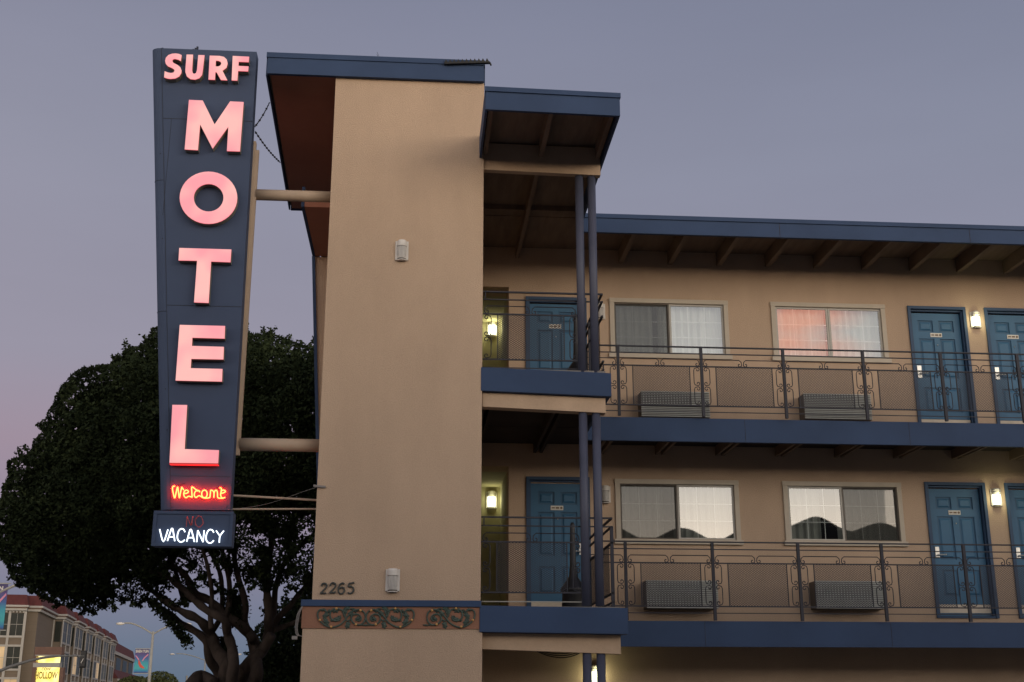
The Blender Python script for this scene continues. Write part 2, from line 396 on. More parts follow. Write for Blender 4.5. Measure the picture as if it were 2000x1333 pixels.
# --- decks (walkways)
for nm, zt, x1b in (('upper', 5.70, 2.44), ('lower', 2.71, 2.56)):
    d = MB(); d.box(.79, XR+.3, 17.76, YW-.004, zt-.12, zt)
    if nm == 'upper': d.box(.79, x1b-.06, 15.08, 17.75, zt-.12, zt)
    else: d.box(.81, x1b-.06, 15.08, 17.75, zt-.12, zt)
    d.build('walkway_deck', DECKTOP, B)
    x0 = x1b+.005
    g = MB()
    g.box(x0 if nm == 'lower' else 2.445, XR+.3, 17.69, 17.755, zt-.36, zt+.0)
    for x in ((4.9, 7.45, 10.4) if nm == 'upper' else (4.15, 6.9, 9.9)): g.box(x, x+.005, 17.687, 17.691, zt-.355, zt-.005, 1)
    g.build('walkway_fascia', [NAVY, DARK], B, bevel=.006)
    tl = .045 if nm == 'upper' else .02
    h0, h1 = zt-.315, zt-.005
    g = MB()
    yF = 14.99 if nm == 'upper' else 14.9
    xa = .765
    g.hexa([(xa,yF,h0),(x1b,yF,h0-tl),(x1b,15.07,h0-tl),(xa,15.07,h0)], [(xa,yF,h1),(x1b,yF,h1-tl),(x1b,15.07,h1-tl),(xa,15.07,h1)])
    g.box(x1b-.05, x1b-.002, 15.075, 17.685, h0-tl+.01, h1-tl)
    g.build('balcony_fascia', NAVY, B, bevel=.006)
    g = MB()
    g.hexa([(.79,15.06,h0-.19),(x1b-.07,15.06,h0-.245),(x1b-.07,15.22,h0-.245),(.79,15.22,h0-.19)], [(.79,15.06,h0-.005),(x1b-.07,15.06,h0-tl-.005),(x1b-.07,15.22,h0-tl-.005),(.79,15.22,h0-.005)])
    g.build('balcony_beam', STUCCO2, B)
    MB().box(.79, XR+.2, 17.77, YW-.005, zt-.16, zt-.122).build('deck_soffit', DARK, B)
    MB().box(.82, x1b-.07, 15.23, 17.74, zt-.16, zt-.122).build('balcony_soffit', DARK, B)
    n = 12
    for i in range(n):
        x = .9+.98*i
        if x > XR: break
        j = MB(); ys = 17.765 if x > 2.4 else 15.24
        for q in (-.07, .03): j.box(x+q, x+q+.045, ys, YW-.006, zt-.31, zt-.161)
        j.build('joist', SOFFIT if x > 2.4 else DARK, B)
# columns, in pairs, floor to floor
for z0, z1 in ((5.68, 8.45), (2.72, 5.16), (0, 2.17)):
    for x in (2.085, 2.255):
        MB().cyl(x, 15.13, z0, z1, .055, 24).build('column', COLUMN, B, smooth=False)
for o in list(B.children):
    if o.name.startswith('column'):
        for p in o.data.polygons: p.use_smooth = len(p.vertices) == 4
# ceiling of the ground floor bay is closed by the deck; a dropped cable hangs there
# --- doors
def door(parent, X0, Zb, upper, lbl=None):
    X1 = X0+1.0; Z0 = Zb; Z1 = Zb+2.15
    D = MB()
    # leaf
    lx0, lx1, lz0, lz1 = X0+.075, X1-.075, Z0+.22, Z1-.09
    yl = YW+.075
    W_ = lx1-lx0; st = .115; mid = .10; pw = (W_-2*st-mid)/2
    rows = [(lz1-.13-.20, lz1-.13), (lz1-1.14, lz1-.45), (lz0+.12, lz1-1.30)]
    xsl = [(lx0, lx0+st), (lx0+st+pw, lx0+st+pw+mid), (lx1-st, lx1)]
    for a, b in xsl: D.box(a, b, yl, yl+.04, lz0, lz1)
    px_ = [(lx0+st, lx0+st+pw), (lx1-st-pw, lx1-st)]
    edges = [lz1]
    for a, b in rows: edges += [b, a]
    edges.append(lz0)
    for a, b in px_:
        for k in range(0, len(edges), 2): D.box(a, b, yl, yl+.04, edges[k+1], edges[k])
        for (z0, z1) in rows:
            D.box(a, b, yl+.018, yl+.04, z0, z1, 1)
            e = .03; e2 = .055
            D.hexa([(a+e, yl+.0175, z0+e),(b-e, yl+.0175, z0+e),(b-e, yl+.0175, z1-e),(a+e, yl+.0175, z1-e)][::-1],
                   [(a+e2, yl+.003, z0+e2),(b-e2, yl+.003, z0+e2),(b-e2, yl+.003, z1-e2),(a+e2, yl+.003, z1-e2)][::-1])
    root = D.build('door', [DOOR, GROOVE], parent)
    if lbl: root['label'] = lbl
    F = MB()
    F.box(X0-.005, X0+.045, YW-.03, YW+.155, Z0, Z1+.005); F.box(X1-.045, X1+.005, YW-.03, YW+.155, Z0, Z1+.005)
    F.box(X0+.046, X1-.046, YW-.03, YW+.155, Z1-.045, Z1+.005)
    F.box(X0+.046, X0+.07, YW+.02, YW+.06, Z0+.03, Z1-.046); F.box(X1-.07, X1-.046, YW+.02, YW+.06, Z0+.03, Z1-.046)
    F.box(X0+.071, X1-.071, YW+.02, YW+.06, Z1-.075, Z1-.046)
    F.box(X0+.046, X1-.046, YW-.02, YW+.12, Z0, Z0+.035)
    F.build('door_frame', DOORFR, root)
    K = MB(); K.box(lx0, lx1, yl-.004, yl+.03, Z0+.085, Z0+.215); K.build('kick_strip', CREAM, root)
    K = MB(); K.box(lx0, lx1, yl+.002, yl+.03, Z0+.036, Z0+.082); K.build('threshold', DOOR, root)
    # number plate
    n = MB(); cx = (X0+X1)/2-.01; zt = lz1-.385
    n.box(cx-.10, cx+.10, yl-.008, yl-.0005, zt-.035, zt+.035)
    n.box(cx-.085, cx-.035, yl-.011, yl-.0085, zt-.010, zt+.010, 1); n.box(cx-.02, cx+.033, yl-.011, yl-.0085, zt-.013, zt+.013, 1)
    n.tube([(cx+.068, yl-.0115, zt), (cx+.068, yl-.0085, zt)], .019, 12, 1)
    n.build('number_plate', [PLATE, PLATEINK], root)
    MB().ball((cx+.01, yl, lz1-.56), .012).build('peephole', STEEL, root)
    sg = -1 if X0 < 3 else 1; h = MB(); hx = (lx0 if sg > 0 else lx1)+.06*sg; hz = Z0+1.02
    if upper: h.box(hx-.035, hx+.035, yl-.02, yl-.0005, hz-.1, hz+.11)
    else: h.box(hx-.032, hx+.032, yl-.02, yl-.0005, hz+.03, hz+.10); h.box(hx-.034, hx+.034, yl-.02, yl-.0005, hz-.075, hz+.02)
    h.tube([(hx, yl-.02, hz-.03), (hx, yl-.06, hz-.03), (hx+.03*sg, yl-.065, hz-.03), (hx+.13*sg, yl-.06, hz-.025)], .011, 8)
    h.build('lever_handle', STEEL, root)
    return root
for dz, up in ((3, True), (0, False)):
    for X0, wh in ((1.70, 'blue panelled door behind the balcony rail'), (8.17, 'blue panelled door between window and lit wall lamp'), (9.51, 'blue panelled door cut by the right edge of the photo')):
        door(B, X0, 2.855+dz, up, wh+(', upper floor' if up else ', lower floor'))
# --- windows
def window(parent, X0, X1, Z0, Z1, screen_left, drape, label):
    T = MB(); tw = .075; y0 = YW-.03
    T.box(X0, X0+tw, y0, YW+.1, Z0+.06, Z1-tw); T.box(X1-tw, X1, y0, YW+.1, Z0+.06, Z1-tw)
    T.box(X0-.005, X1+.005, y0-.002, YW+.1, Z1-tw, Z1); T.box(X0-.03, X1+.03, y0-.02, YW+.1, Z0-.015, Z0+.06)
    root = T.build('window', TRIM, parent, bevel=.004); root['label'] = label
    xm = (X0+X1)/2; a0, a1 = X0+tw+.002, X1-tw-.002; b0, b1 = Z0+.062, Z1-tw-.002
    for side in (0, 1):
        xa, xb = (a0, xm-.003) if side == 0 else (xm+.003, a1)
        scr = (screen_left is not None) and ((side == 0) == screen_left)
        ys = YW+.005 if not scr else YW+.035
        s_ = MB(); sw = .032
        s_.box(xa, xa+sw, ys, ys+.035, b0, b1); s_.box(xb-sw, xb, ys, ys+.035, b0, b1)
        s_.box(xa+sw, xb-sw, ys, ys+.035, b0, b0+sw); s_.box(xa+sw, xb-sw, ys, ys+.035, b1-sw, b1)
        sash = s_.build('sash', SASH if not scr else SASHD, root)
        gx0, gx1, gz0, gz1 = xa+sw, xb-sw, b0+sw, b1-sw
        g = MB(); g.quad((gx0, ys+.012, gz0), (gx1, ys+.012, gz0), (gx1, ys+.012, gz1), (gx0, ys+.012, gz1))
        g.build('pane', GLASS, root)
        m = MB()
        for k in (1, 2):
            x = gx0+(gx1-gx0)*k/3; m.box(x-.006, x+.006, ys+.018, ys+.026, gz0, gz1)
            z = gz0+(gz1-gz0)*k/3; m.box(gx0, gx1, ys+.0185, ys+.0255, z-.006, z+.006)
        m.build('muntins', MUNT, root)
        if scr:
            g = MB(); g.quad((gx0-.01, YW+.012, gz0-.01), (gx1+.01, YW+.012, gz0-.01), (gx1+.01, YW+.012, gz1+.01), (gx0-.01, YW+.012, gz1+.01))
            g.build('insect_screen', SCREEN, root)
            fr_ = MB(); q = .014; Y0, Y1 = YW+.004, YW+.02
            fr_.box(xa, xa+q, Y0, Y1, b0, b1).box(xb-q, xb, Y0, Y1, b0, b1).box(xa+q, xb-q, Y0, Y1, b0, b0+q).box(xa+q, xb-q, Y0, Y1, b1-q, b1)
            fr_.build('screen_frame', SASHD, root)
    # pleated drapes, closed except for a gap
    gap0, gap1, dm = drape
    rnd = random.Random(int(X0*100+Z0*10)); 
    for (ca, cb) in ((a0, gap0), (gap1, a1)):
        c = MB(); n = int((cb-ca)/.012); v = []
        ph = rnd.random()*6
        for i in range(n+1):
            x = ca+(cb-ca)*i/n
            y = YW+.155+.022*math.sin(x*46+ph+1.5*math.sin(x*7))+.008*math.sin(x*103)
            v.append((x, y))
        o = len(c.v)
        for (x, y) in v: c.v += [(x, y, b0-.1), (x, y-.002, b1+.1)]
        for i in range(n): c.f.append((o+2*i, o+2*i+2, o+2*i+3, o+2*i+1)); c.m.append(0)
        c.build('curtain', dm, root, smooth=True)
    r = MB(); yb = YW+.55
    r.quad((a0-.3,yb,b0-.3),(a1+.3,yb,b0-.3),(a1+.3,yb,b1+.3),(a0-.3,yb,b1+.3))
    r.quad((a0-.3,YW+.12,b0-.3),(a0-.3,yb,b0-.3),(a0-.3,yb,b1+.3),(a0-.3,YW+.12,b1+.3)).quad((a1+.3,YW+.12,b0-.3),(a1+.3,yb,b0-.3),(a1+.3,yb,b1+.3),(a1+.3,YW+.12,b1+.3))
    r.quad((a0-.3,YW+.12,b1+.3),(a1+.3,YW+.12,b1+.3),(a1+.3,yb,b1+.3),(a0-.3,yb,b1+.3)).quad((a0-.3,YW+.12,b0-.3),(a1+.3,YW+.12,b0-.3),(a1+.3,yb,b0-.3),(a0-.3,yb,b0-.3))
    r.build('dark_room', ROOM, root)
    return root
window(B, 3.09, 5.08, 7.01, 8.02, True, (3.83, 3.92, DRAPE), 'upper window with a screened dark left half and pale right half')
window(B, 5.81, 7.77, 7.01, 8.02, None, (6.76, 6.83, DRAPE), 'upper window mirroring pink sunset clouds')
window(B, 3.11, 5.10, 3.98, 4.99, True, (3.90, 4.06, DRAPEG), 'lower window mirroring a curved dark skyline')
window(B, 5.82, 7.77, 3.98, 4.99, False, (6.45, 6.72, DRAPEG), 'lower window with grey drapes parted in the left half')

# ================================================================== WALL LAMPS
SEAMD = mat('gasket_dark', (.07, .06, .05), .8)
LAMPG = 'white half round wall lamps'
def wall_lamp(x, y, z, lit, label, power=9, k=1.0):
    t = thing('wall_lamp', label, 'lamp', (x, y, z), LAMPG)
    w2, h2 = .085*k, .13*k
    MB().box(x-w2, x+w2, y-.02, y-.001, z-h2, z+h2).build('back_plate', FIXT, t, bevel=.004)
    L = MB(); r = .060*k
    prof = [(r*.86, z-h2+.012), (r*.98, z-h2*.55), (r*1.02, z), (r, z+h2*.45)]
    L.lathe(prof, x, y-.02, 28, 0, PI, 2*PI)
    L.add([(x+r*.86*_c(PI+PI*i/14), y-.02+r*.86*_s(PI+PI*i/14), z-h2+.012) for i in range(15)], [tuple(range(15))])
    lens = L.build('lens', LAMPGLOW if lit else LENS, t, smooth=False)
    G_ = MB(); G_.lathe([(0, z+h2*.36), (r*1.06, z+h2*.36), (r*1.06, z+h2*.42), (0, z+h2*.42)], x, y-.02, 24, 0, PI, 2*PI)
    G_.build('gasket', SEAMD, t); G_ = MB(); G_.lathe([(0, z-h2-.001), (r*.95, z-h2-.001), (r*.95, z-h2+.014), (0, z-h2+.014)], x, y-.02, 24, 0, PI, 2*PI); G_.build('base_gasket', SEAMD, t)
    if not lit:
        R_ = MB()
        for i in range(1, 12):
            a = PI+PI*i/12; R_.tube([(x+r*.9*_c(a), y-.02+r*.9*_s(a), z-h2+.015), (x+r*1.04*_c(a), y-.02+r*1.04*_s(a), z), (x+r*1.02*_c(a), y-.02+r*1.02*_s(a), z+h2*.44)], .0035, 5)
        R_.build('lens_ribs', FIXT, t)
    C_ = MB(); rc = .068*k
    C_.lathe([(rc*.99, z+h2*.42), (rc, z+h2*.5), (rc, z+h2*.62)], x, y-.02, 24, 0, PI, 2*PI)
    C_.lathe([(rc*.93, z+h2*.64), (rc*.93, z+h2*.9), (rc*.8, z+h2*1.05), (0, z+h2*1.08)], x, y-.02, 24, 0, PI, 2*PI)
    C_.lathe([(0, z+h2*.42), (rc, z+h2*.42)], x, y-.02, 24, 0, PI, 2*PI); C_.lathe([(0, z+h2*.63), (rc, z+h2*.63)], x, y-.02, 24, 0, PI, 2*PI)
    C_.build('cap', FIXT, t)
    B_ = MB(); B_.lathe([(0, z-h2-.012), (rc*.9, z-h2-.012), (rc*.92, z-h2-.002), (0, z-h2-.002)], x, y-.02, 24, 0, PI, 2*PI); B_.build('base_ring', FIXT, t)
    if lit:
        ld = bpy.data.lights.new('lamp_bulb', 'POINT'); ld.energy = power; ld.color = (1.0, .98, .56); ld.shadow_soft_size = .05
        lo = bpy.data.objects.new('lamp_bulb', ld); COL.objects.link(lo); lo.parent = t; lo.location = (0, -.02-r-.075, -.02)
    return t
p = at(785, 491, 15.0); wall_lamp(p.x, 15.0, p.z, False, 'unlit white wall lamp high up on the tan stair tower')
p = at(767, 1134, 15.0); wall_lamp(p.x, 15.0, p.z, False, 'unlit white wall lamp low on the tower beside the numbers 2265')
wall_lamp(2.93, YW, 7.78, False, 'unlit wall lamp between balcony columns and upper window')
wall_lamp(2.95, YW, 4.74, False, 'unlit wall lamp between balcony columns and lower window')
wall_lamp(9.335, YW, 7.79, True, 'glowing wall lamp between the two upper floor blue doors on the right', 2.6, 1.05)
wall_lamp(9.345, YW, 4.77, True, 'glowing wall lamp between the two lower floor blue doors on the right', 2.6, 1.05)
wall_lamp(1.27, 21.0, 8.06, True, 'glowing wall lamp inside the upper floor passage beside the tower', 2.6, 1.12)
wall_lamp(1.27, 21.0, 4.95, True, 'glowing wall lamp inside the lower floor passage beside the tower', 1.7, 1.12)
p = at(1163, 1318, YW); wall_lamp(p.x, YW, p.z, True, 'glowing wall lamp on the ground floor wall behind the twin columns', 4)

# ================================================================== AIR CONDITIONERS
acs = []
def air_con(x0, z0, label):
    t = thing('air_conditioner', label, 'air conditioner', (x0, YW, z0), 'wall air conditioners under the windows')
    x1, z1 = x0+1.11, z0+.42; yf = 18.7
    MB().box(x0, x1, yf+.02, YW-.002, z0, z1).build('casing', ACD, t, bevel=.006)
    g = MB(); n = 15
    for i in range(n):
        z = z0+.012+(.42-.024)*i/(n-1)
        g.add([(x0,yf-.004,z-.008),(x1,yf-.004,z-.008),(x1,yf+.018,z+.010),(x0,yf+.018,z+.010),(x0,yf-.004,z-.002),(x1,yf-.004,z-.002),(x1,yf+.018,z+.015),(x0,yf+.018,z+.015)],
              [(0,1,2,3),(7,6,5,4),(0,4,5,1),(1,5,6,2),(3,2,6,7),(0,3,7,4)])
    g.build('grille', ACG, t)
    return t
air_con(3.52, 5.95, 'grey louvred air conditioner below the screened upper window near the columns')
air_con(6.18, 5.96, 'grey louvred air conditioner below the upper window with pink reflections')
air_con(3.51, 2.96, 'grey louvred air conditioner below the lower window with skyline reflection')
air_con(6.15, 2.97, 'grey louvred air conditioner below the lower window with parted drapes')

# ================================================================== RAILINGS
def curl(cx, cz, r, a0, turns, n=14, shrink=.25):
    out = []
    for i in range(n+1):
        t = i/n; a = a0+turns*2*PI*t; rr = r*(1-(1-shrink)*t)
        out.append((cx+rr*_c(a), cz+rr*_s(a)))
    return out
def c_vertical(sx, x, z0, z1):
    """tall C scroll beside a post; sx = +1 right of the post"""
    off = .100*sx; r = .033
    xc = x+sx*.042
    top = curl(xc, z1-.038, r, PI*.5 if sx > 0 else PI*.5, -.9*sx*-1 if False else (.85 if sx > 0 else -.85))
    # spiral centre -> outwards, then down the far side, then into the lower spiral
    top = top[::-1]
    top = [(xc+(px-xc), pz) for px, pz in top]
    outer = [(x+off-sx*.012, z1-.018), (x+off, z1-.05), (x+off, z0+.05), (x+off-sx*.012, z0+.018)]
    bot = curl(xc, z0+.038, r, -PI*.5, -.85 if sx > 0 else .85)
    return top+outer+bot
def c_horizontal(xa, xb, z, drop=.108):
    """long low C scroll between two points, arms curling down"""
    r = .034
    la = curl(xa+.045, z-drop+.034, r, PI, .85)[::-1]
    ra = curl(xb-.045, z-drop+.034, r, 0, -.85)
    return la+[(xa+.018, z-.03), (xa+.05, z), (xb-.05, z), (xb-.018, z-.03)]+ra
def mesh_panel_mb(x0, x1, z0, z1, y):
    m = MB(); w_ = .0052; sl = .60; sp = .0255
    for sgn in (1, -1):
        c0 = z0-sl*(x1-x0); k = c0
        while k < z1+sl*(x1-x0):
            # line z = k + sgn*sl*(x-x0)
            pts = []
            xa, xb = x0, x1
            za, zb = k+sgn*sl*0, k+sgn*sl*(x1-x0)
            # clip
            def xat(z): return x0+(z-k)/(sgn*sl)
            lo, hi = xa, xb
            zz = sorted([(xat(z0)), (xat(z1))])
            lo = max(lo, zz[0]); hi = min(hi, zz[1])
            if hi-lo > .004:
                A = (lo, y+.001*sgn, k+sgn*sl*(lo-x0)); Bp = (hi, y+.001*sgn, k+sgn*sl*(hi-x0))
                m.bar(A, Bp, .0018, w_)
            k += sp
    return m
def stroke(mb, pts, y, r, n=5, mi=0):
    mb.tube([(x, y, z) for x, z in pts], r, n, mi)
def railing(name, label, posts, y, zd, xs, xe, zoff, hdr):
    """posts: list of x ; zd: deck level ; rails run xs..xe"""
    t = thing(name, label, 'railing', (xs, y, zd), 'wrought iron walkway railings')
    top, sec, crv, mid, bot, low = [zd+o+zoff for o in hdr]
    for nm, z, wd, ht in (('top_rail', top, .035, .018), ('second_rail', sec, .02, .014), ('mid_rail', mid, .022, .018), ('bottom_rail', bot, .022, .018), ('low_rail', low, .012, .012)):
        MB().box(xs, xe, y-wd/2, y+wd/2, z-ht/2, z+ht/2).build(nm, IRON, t)
    return t, (top, sec, crv, mid, bot, low)
HD = (1.09, .985, .895, .785, .17, .075)
mesh_cache = {}
def fill_bay(t, xa, xb, y, Z, mesh=(.225, .19), first=True):
    top, sec, crv, mid, bot, low = Z
    s_ = MB(); xm = (xa+xb)/2
    stroke(s_, c_horizontal(xa+.022, xm-.002, crv), y, .0072)
    stroke(s_, c_horizontal(xm+.002, xb-.022, crv), y, .0072)
    zc = (mid+bot)/2
    for (x, sx) in ((xa+.022, 1), (xb-.022, -1)):
        stroke(s_, c_vertical(sx, x, zc+.004, mid-.012), y, .0072)
        stroke(s_, c_vertical(sx, x, bot+.012, zc-.004), y, .0072)
    s_.build('scrollwork', IRON, t)
    m0, m1 = xa+mesh[0], xb-mesh[1]
    mp = mesh_panel_mb(m0, m1, bot+.009, mid-.009, y)
    mp.box(m0-.011, m0, y-.009, y+.009, bot+.01, mid-.01); mp.box(m1, m1+.011, y-.009, y+.009, bot+.01, mid-.01)
    mp.build('mesh_panel', IRON, t)
for nm, zd, zo, x0, fx in (('upper', 5.70, 0, 2.45, [2.975, 4.255, 5.53, 6.785, 8.02, 9.25, 10.5]), ('lower', 2.71, .03, 2.62, [3.01, 4.29, 5.565, 6.82, 8.07, 9.32, 10.57])):
    y = 17.6
    t, Z = railing('walkway_railing', 'dark scrolled iron railing along the %s walkway of the wing' % nm, fx, y, zd, x0, 11.2, zo, HD)
    for x in fx:
        MB().box(x-.021, x+.021, y-.021, y+.021, zd+.001, Z[0]-.01).build('post', IRON, t)
    for a, b in zip(fx[:-1], fx[1:]): fill_bay(t, a, b, y, Z)
    # half bay left of the first post
    s_ = MB(); xb = fx[0]; zc = (Z[3]+Z[4])/2
    stroke(s_, [(x0, Z[2])]+c_horizontal(xb-.6, xb-.022, Z[2])[-20:], y, .0072)
    stroke(s_, c_vertical(-1, xb-.022, zc+.004, Z[3]-.012), y, .0072); stroke(s_, c_vertical(-1, xb-.022, Z[4]+.012, zc-.004), y, .0072)
    s_.build('scrollwork', IRON, t)
    if nm == 'upper':
        mp = mesh_panel_mb(x0, 2.745, Z[4]+.009, Z[3]-.009, y); mp.box(2.745, 2.757, y-.009, y+.009, Z[4]+.01, Z[3]-.01); mp.build('mesh_panel', IRON, t)
# balcony railings: front piece and a side piece running back to the wing
for nm, zd, zo, xe in (('upper', 5.70, -.03, 2.36), ('lower', 2.71, 0, 2.42)):
    y = 15.13
    t, Z = railing('balcony_railing', 'iron railing round the small %s balcony beside the tower' % nm, [], y, zd, .79, 2.03, zo, (1.09, .985, .895, .785, .17, .06))
    s_ = MB(); top, sec, crv, mid, bot, low = Z
    if nm == 'lower':
        for o in t.children:
            if o.name.startswith('low_rail'): o.data.materials[0] = POLEG
    xm = 1.42
    stroke(s_, c_horizontal(.80, xm-.002, crv), y, .0072); stroke(s_, c_horizontal(xm+.002, 2.02, crv), y, .0072)
    zc = (mid+bot)/2
    for x, sx in ((.80, 1), (2.03, -1)):
        stroke(s_, c_vertical(sx, x, zc+.004, mid-.012), y, .0072); stroke(s_, c_vertical(sx, x, bot+.012, zc-.004), y, .0072)
    s_.box(.815, .83, y-.01, y+.01, sec, top)
    s_.build('scrollwork', IRON, t)
    mp = mesh_panel_mb(.99, 1.85, bot+.009, mid-.009, y); mp.box(.978, .99, y-.009, y+.009, bot+.01, mid-.01); mp.box(1.85, 1.862, y-.009, y+.009, bot+.01, mid-.01)
    mp.build('mesh_panel', IRON, t)
    # side return
    sd = MB(); y0, y1 = (15.11, 17.58)
    for z, ht in ((top, .022), (sec, .018), (mid, .02), (bot, .02), (low, .014)): sd.box(xe-.014, xe+.014, y0, y1, z-ht/2, z+ht/2)
    sd.box(2.0, xe+.014, y-.012, y+.012, top-.009, top+.013); sd.box(2.0, xe+.014, y-.01, y+.01, sec-.008, sec+.008)
    sd.build('side_rail', IRON, t)
    for yy in ((15.13, 16.3, 17.55) if nm == 'lower' else (16.3, 17.55)): MB().box(xe-.02, xe+.02, yy-.02, yy+.02, zd-.03, sec if yy < 15.5 else top).build('post', IRON, t)
    sm = MB()
    for (ya, yb) in ((15.35, 16.15), (16.5, 17.35)):
        tmp = mesh_panel_mb(ya, yb, bot+.009, mid-.009, 0)
        sm.add([(xe+v[1], v[0], v[2]) for v in tmp.v], [tuple(f) for f in tmp.f])
    sm.build('mesh_panel', IRON, t)

# ================================================================== ASH RECEPTACLES
def ash(x, y, z, k, label):
    t = thing('ash_receptacle', label, 'ash bin', (x, y, z), 'black ash receptacles on the balconies')
    MB().lathe([(0, z), (.15, z), (.155, z+.02), (.145, z+.22), (.15, z+.235), (.15, z+.26)], x, y, 24).build('base', BLACKP, t, smooth=True)
    MB().lathe([(.165, z+.26), (.17, z+.28), (.16, z+.30), (.11, z+.37), (.055, z+.45), (.042, z+.60), (.032, z+1.06*k), (.03, z+1.12*k), (.018, z+1.15*k), (0, z+1.155*k)], x, y, 24).build('neck', BLACKP, t, smooth=True)
ash(2.04, 16.0, 2.715, 1, 'black ash receptacle with tall neck on the lower balcony')
ash(2.17, 16.3, 5.705, 1, 'black ash receptacle with tall neck half hidden on the upper balcony')

# ================================================================== MOTEL SIGN
YS = 15.0
SG = thing('motel_sign', 'tall tapering navy blade sign with glowing pink letters SURF MOTEL', 'sign', (-2.8, 15.1, 3.8))
zt, zb = 10.08, 3.83; TK = .20
def sx(zl, a, b): return a+(b-a)*(zt-zl)/(zt-zb)      # interpolate top->bottom
body = MB()
zl = [zt-(zt-zb)*i/24 for i in range(25)]
rings = []
for z in zl:
    l, r = sx(z, -3.60, -2.985), sx(z, -2.325, -2.275)
    R_ = .135; ring = [(r, YS), (r, YS+TK)]
    ring += [(l, YS+TK)]+[(l-R_*_s(PI*i/10), YS+TK/2+TK/2*_c(PI*i/10)) for i in range(1, 10)]+[(l, YS)]
    rings.append([(x, y, z) for x, y in ring])
nr = len(rings[0]); o = 0
for rg in rings: body.v += rg
for i in range(len(rings)-1):
    for k in range(nr):
        k2 = (k+1) % nr; body.f.append((i*nr+k, i*nr+k2, (i+1)*nr+k2, (i+1)*nr+k)); body.m.append(0)
body.f.append(tuple(range(nr))); body.m.append(0); body.f.append(tuple((len(rings)-1)*nr+k for k in range(nr))[::-1]); body.m.append(0)
body.build('sign_body', SIGNBLUE, SG)
# panel seams and cover strips (raised sheet edges)
SEAM = mat('seam_dark', (.02, .026, .045), .8, var=.1)
sm = MB()
for py, x0 in ((232, 315), (596, 323)):
    a = at(x0, py, YS); b_ = at(497 if py < 400 else 470, py+(5 if py < 400 else 4), YS)
    z = (a.z+b_.z)/2; sm.box(sx(z, -3.60, -2.985)+.004, sx(z, -2.325, -2.275), YS-.0025, YS, z-.004, z+.004)
sm.bar((-3.598, YS-.001, zt), (-2.983, YS-.001, zb), .004, .007)
sm.bar(at(335, 232, YS-.001), at(318, 420, YS-.001), .003, .005)
a = at(334, 930, YS); sm.box(a.x, -2.30, YS-.002, YS, a.z-.003, a.z+.003)
for z in (8.15, 6.35): sm.tube([(sx(z,-3.60,-2.985)-.136*_s(PI*i/10), YS+TK/2-(TK/2+.001)*_c(PI*i/10), z) for i in range(0, 8)], .004, 4)
sm.build('panel_seams', SEAM, SG)
sc_ = MB()
for px_, py_ in ((313, 300), (317, 466), (323, 760), (326, 840), (338, 940), (446, 932), (443, 990), (336, 990)):
    q = at(px_, py_, YS); sc_.ball((q.x, YS, q.z), .008, 6)
sc_.build('screws', SEAM, SG)
tp = MB()
for px_ in (318, 378): q = at(px_, 92, YS+.05); tp.box(q.x-.01, q.x+.01, YS+.04, YS+.06, 10.08, 10.11)
q = at(386, 90, YS+.05); tp.box(q.x-.012, q.x+.012, YS+.04, YS+.065, 10.08, 10.15).box(q.x-.035, q.x+.01, YS+.035, YS+.07, 10.10, 10.125)
tp.build('top_fittings', SEAM, SG)
# letters
LD = .11
LETTERS = {
 'M': [(369,195.4),(396,196.6),(419.1,243.4),(449.4,198.4),(475.8,199.6),(468.6,296),(443.1,295.2),(446.0,247.5),(415.2,290.5),(390.8,243.2),(386.4,293.5),(360.6,292)],
 'T': [(350.1,484.6),(451.8,487.6),(450,512.5),(412.2,511),(407.4,592),(378.9,590.8),(384.9,509.5),(348.6,508.9)],
 'E': [(351,634.9),(439.5,637),(438.6,661.6),(375.6,659.8),(374.7,676),(437.1,677.8),(436.2,702.4),(373.5,701.2),(372.3,719.5),(434.4,721),(433.5,745.6),(342.9,743.5)],
 'L': [(336.6,791.1),(365.4,791.4),(360.6,877.5),(427.5,879.6),(426,905.4),(330.9,904.2)],
 'F': [(454.5,109.6),(486.6,111.1),(485.7,121.6),(466.2,120.7),(465.6,129.1),(485.4,130),(484.5,139.6),(465,138.7),(463.5,157.6),(452.4,157)],
 'U': [(300+.09*a, 80+.09*b) for a, b in ((715,300),(855,300),(835,640),(850,700),(880,718),(920,700),(940,640),(970,310),(1105,312),(1065,650),(1050,740),(990,810),(900,840),(800,830),(720,770),(690,680),(690,620))],
 'S': [(300+.09*a, 80+.09*b) for a, b in ((608,310),(590,440),(540,410),(460,390),(415,405),(405,440),(430,480),(520,525),(580,575),(605,640),(600,700),(555,770),(470,815),(360,825),(290,815),(228,790),(240,660),(300,685),(370,700),(430,690),(455,650),(445,620),(400,590),(310,550),(265,500),(250,440),(265,370),(320,310),(400,280),(480,275),(550,285))],
}
def R_letter():
    z = lambda a, b: (270+.3*a, 70+.3*b)
    outer = [z(465,130), z(530,132), z(558,138), z(576,155), z(582,180), z(574,208), z(548,228), z(580,290), z(538,288), z(510,238), z(502,237), z(499,287), z(457,285)]
    inner = [z(505,162), z(522,163), z(537,170), z(541,182), z(534,195), z(520,201), z(503,200)]
    return outer, inner
def to_xz(pts, Y): return [(at(a, b, Y).x, at(a, b, Y).z) for a, b in pts]
import bmesh
from mathutils.geometry import tessellate_polygon
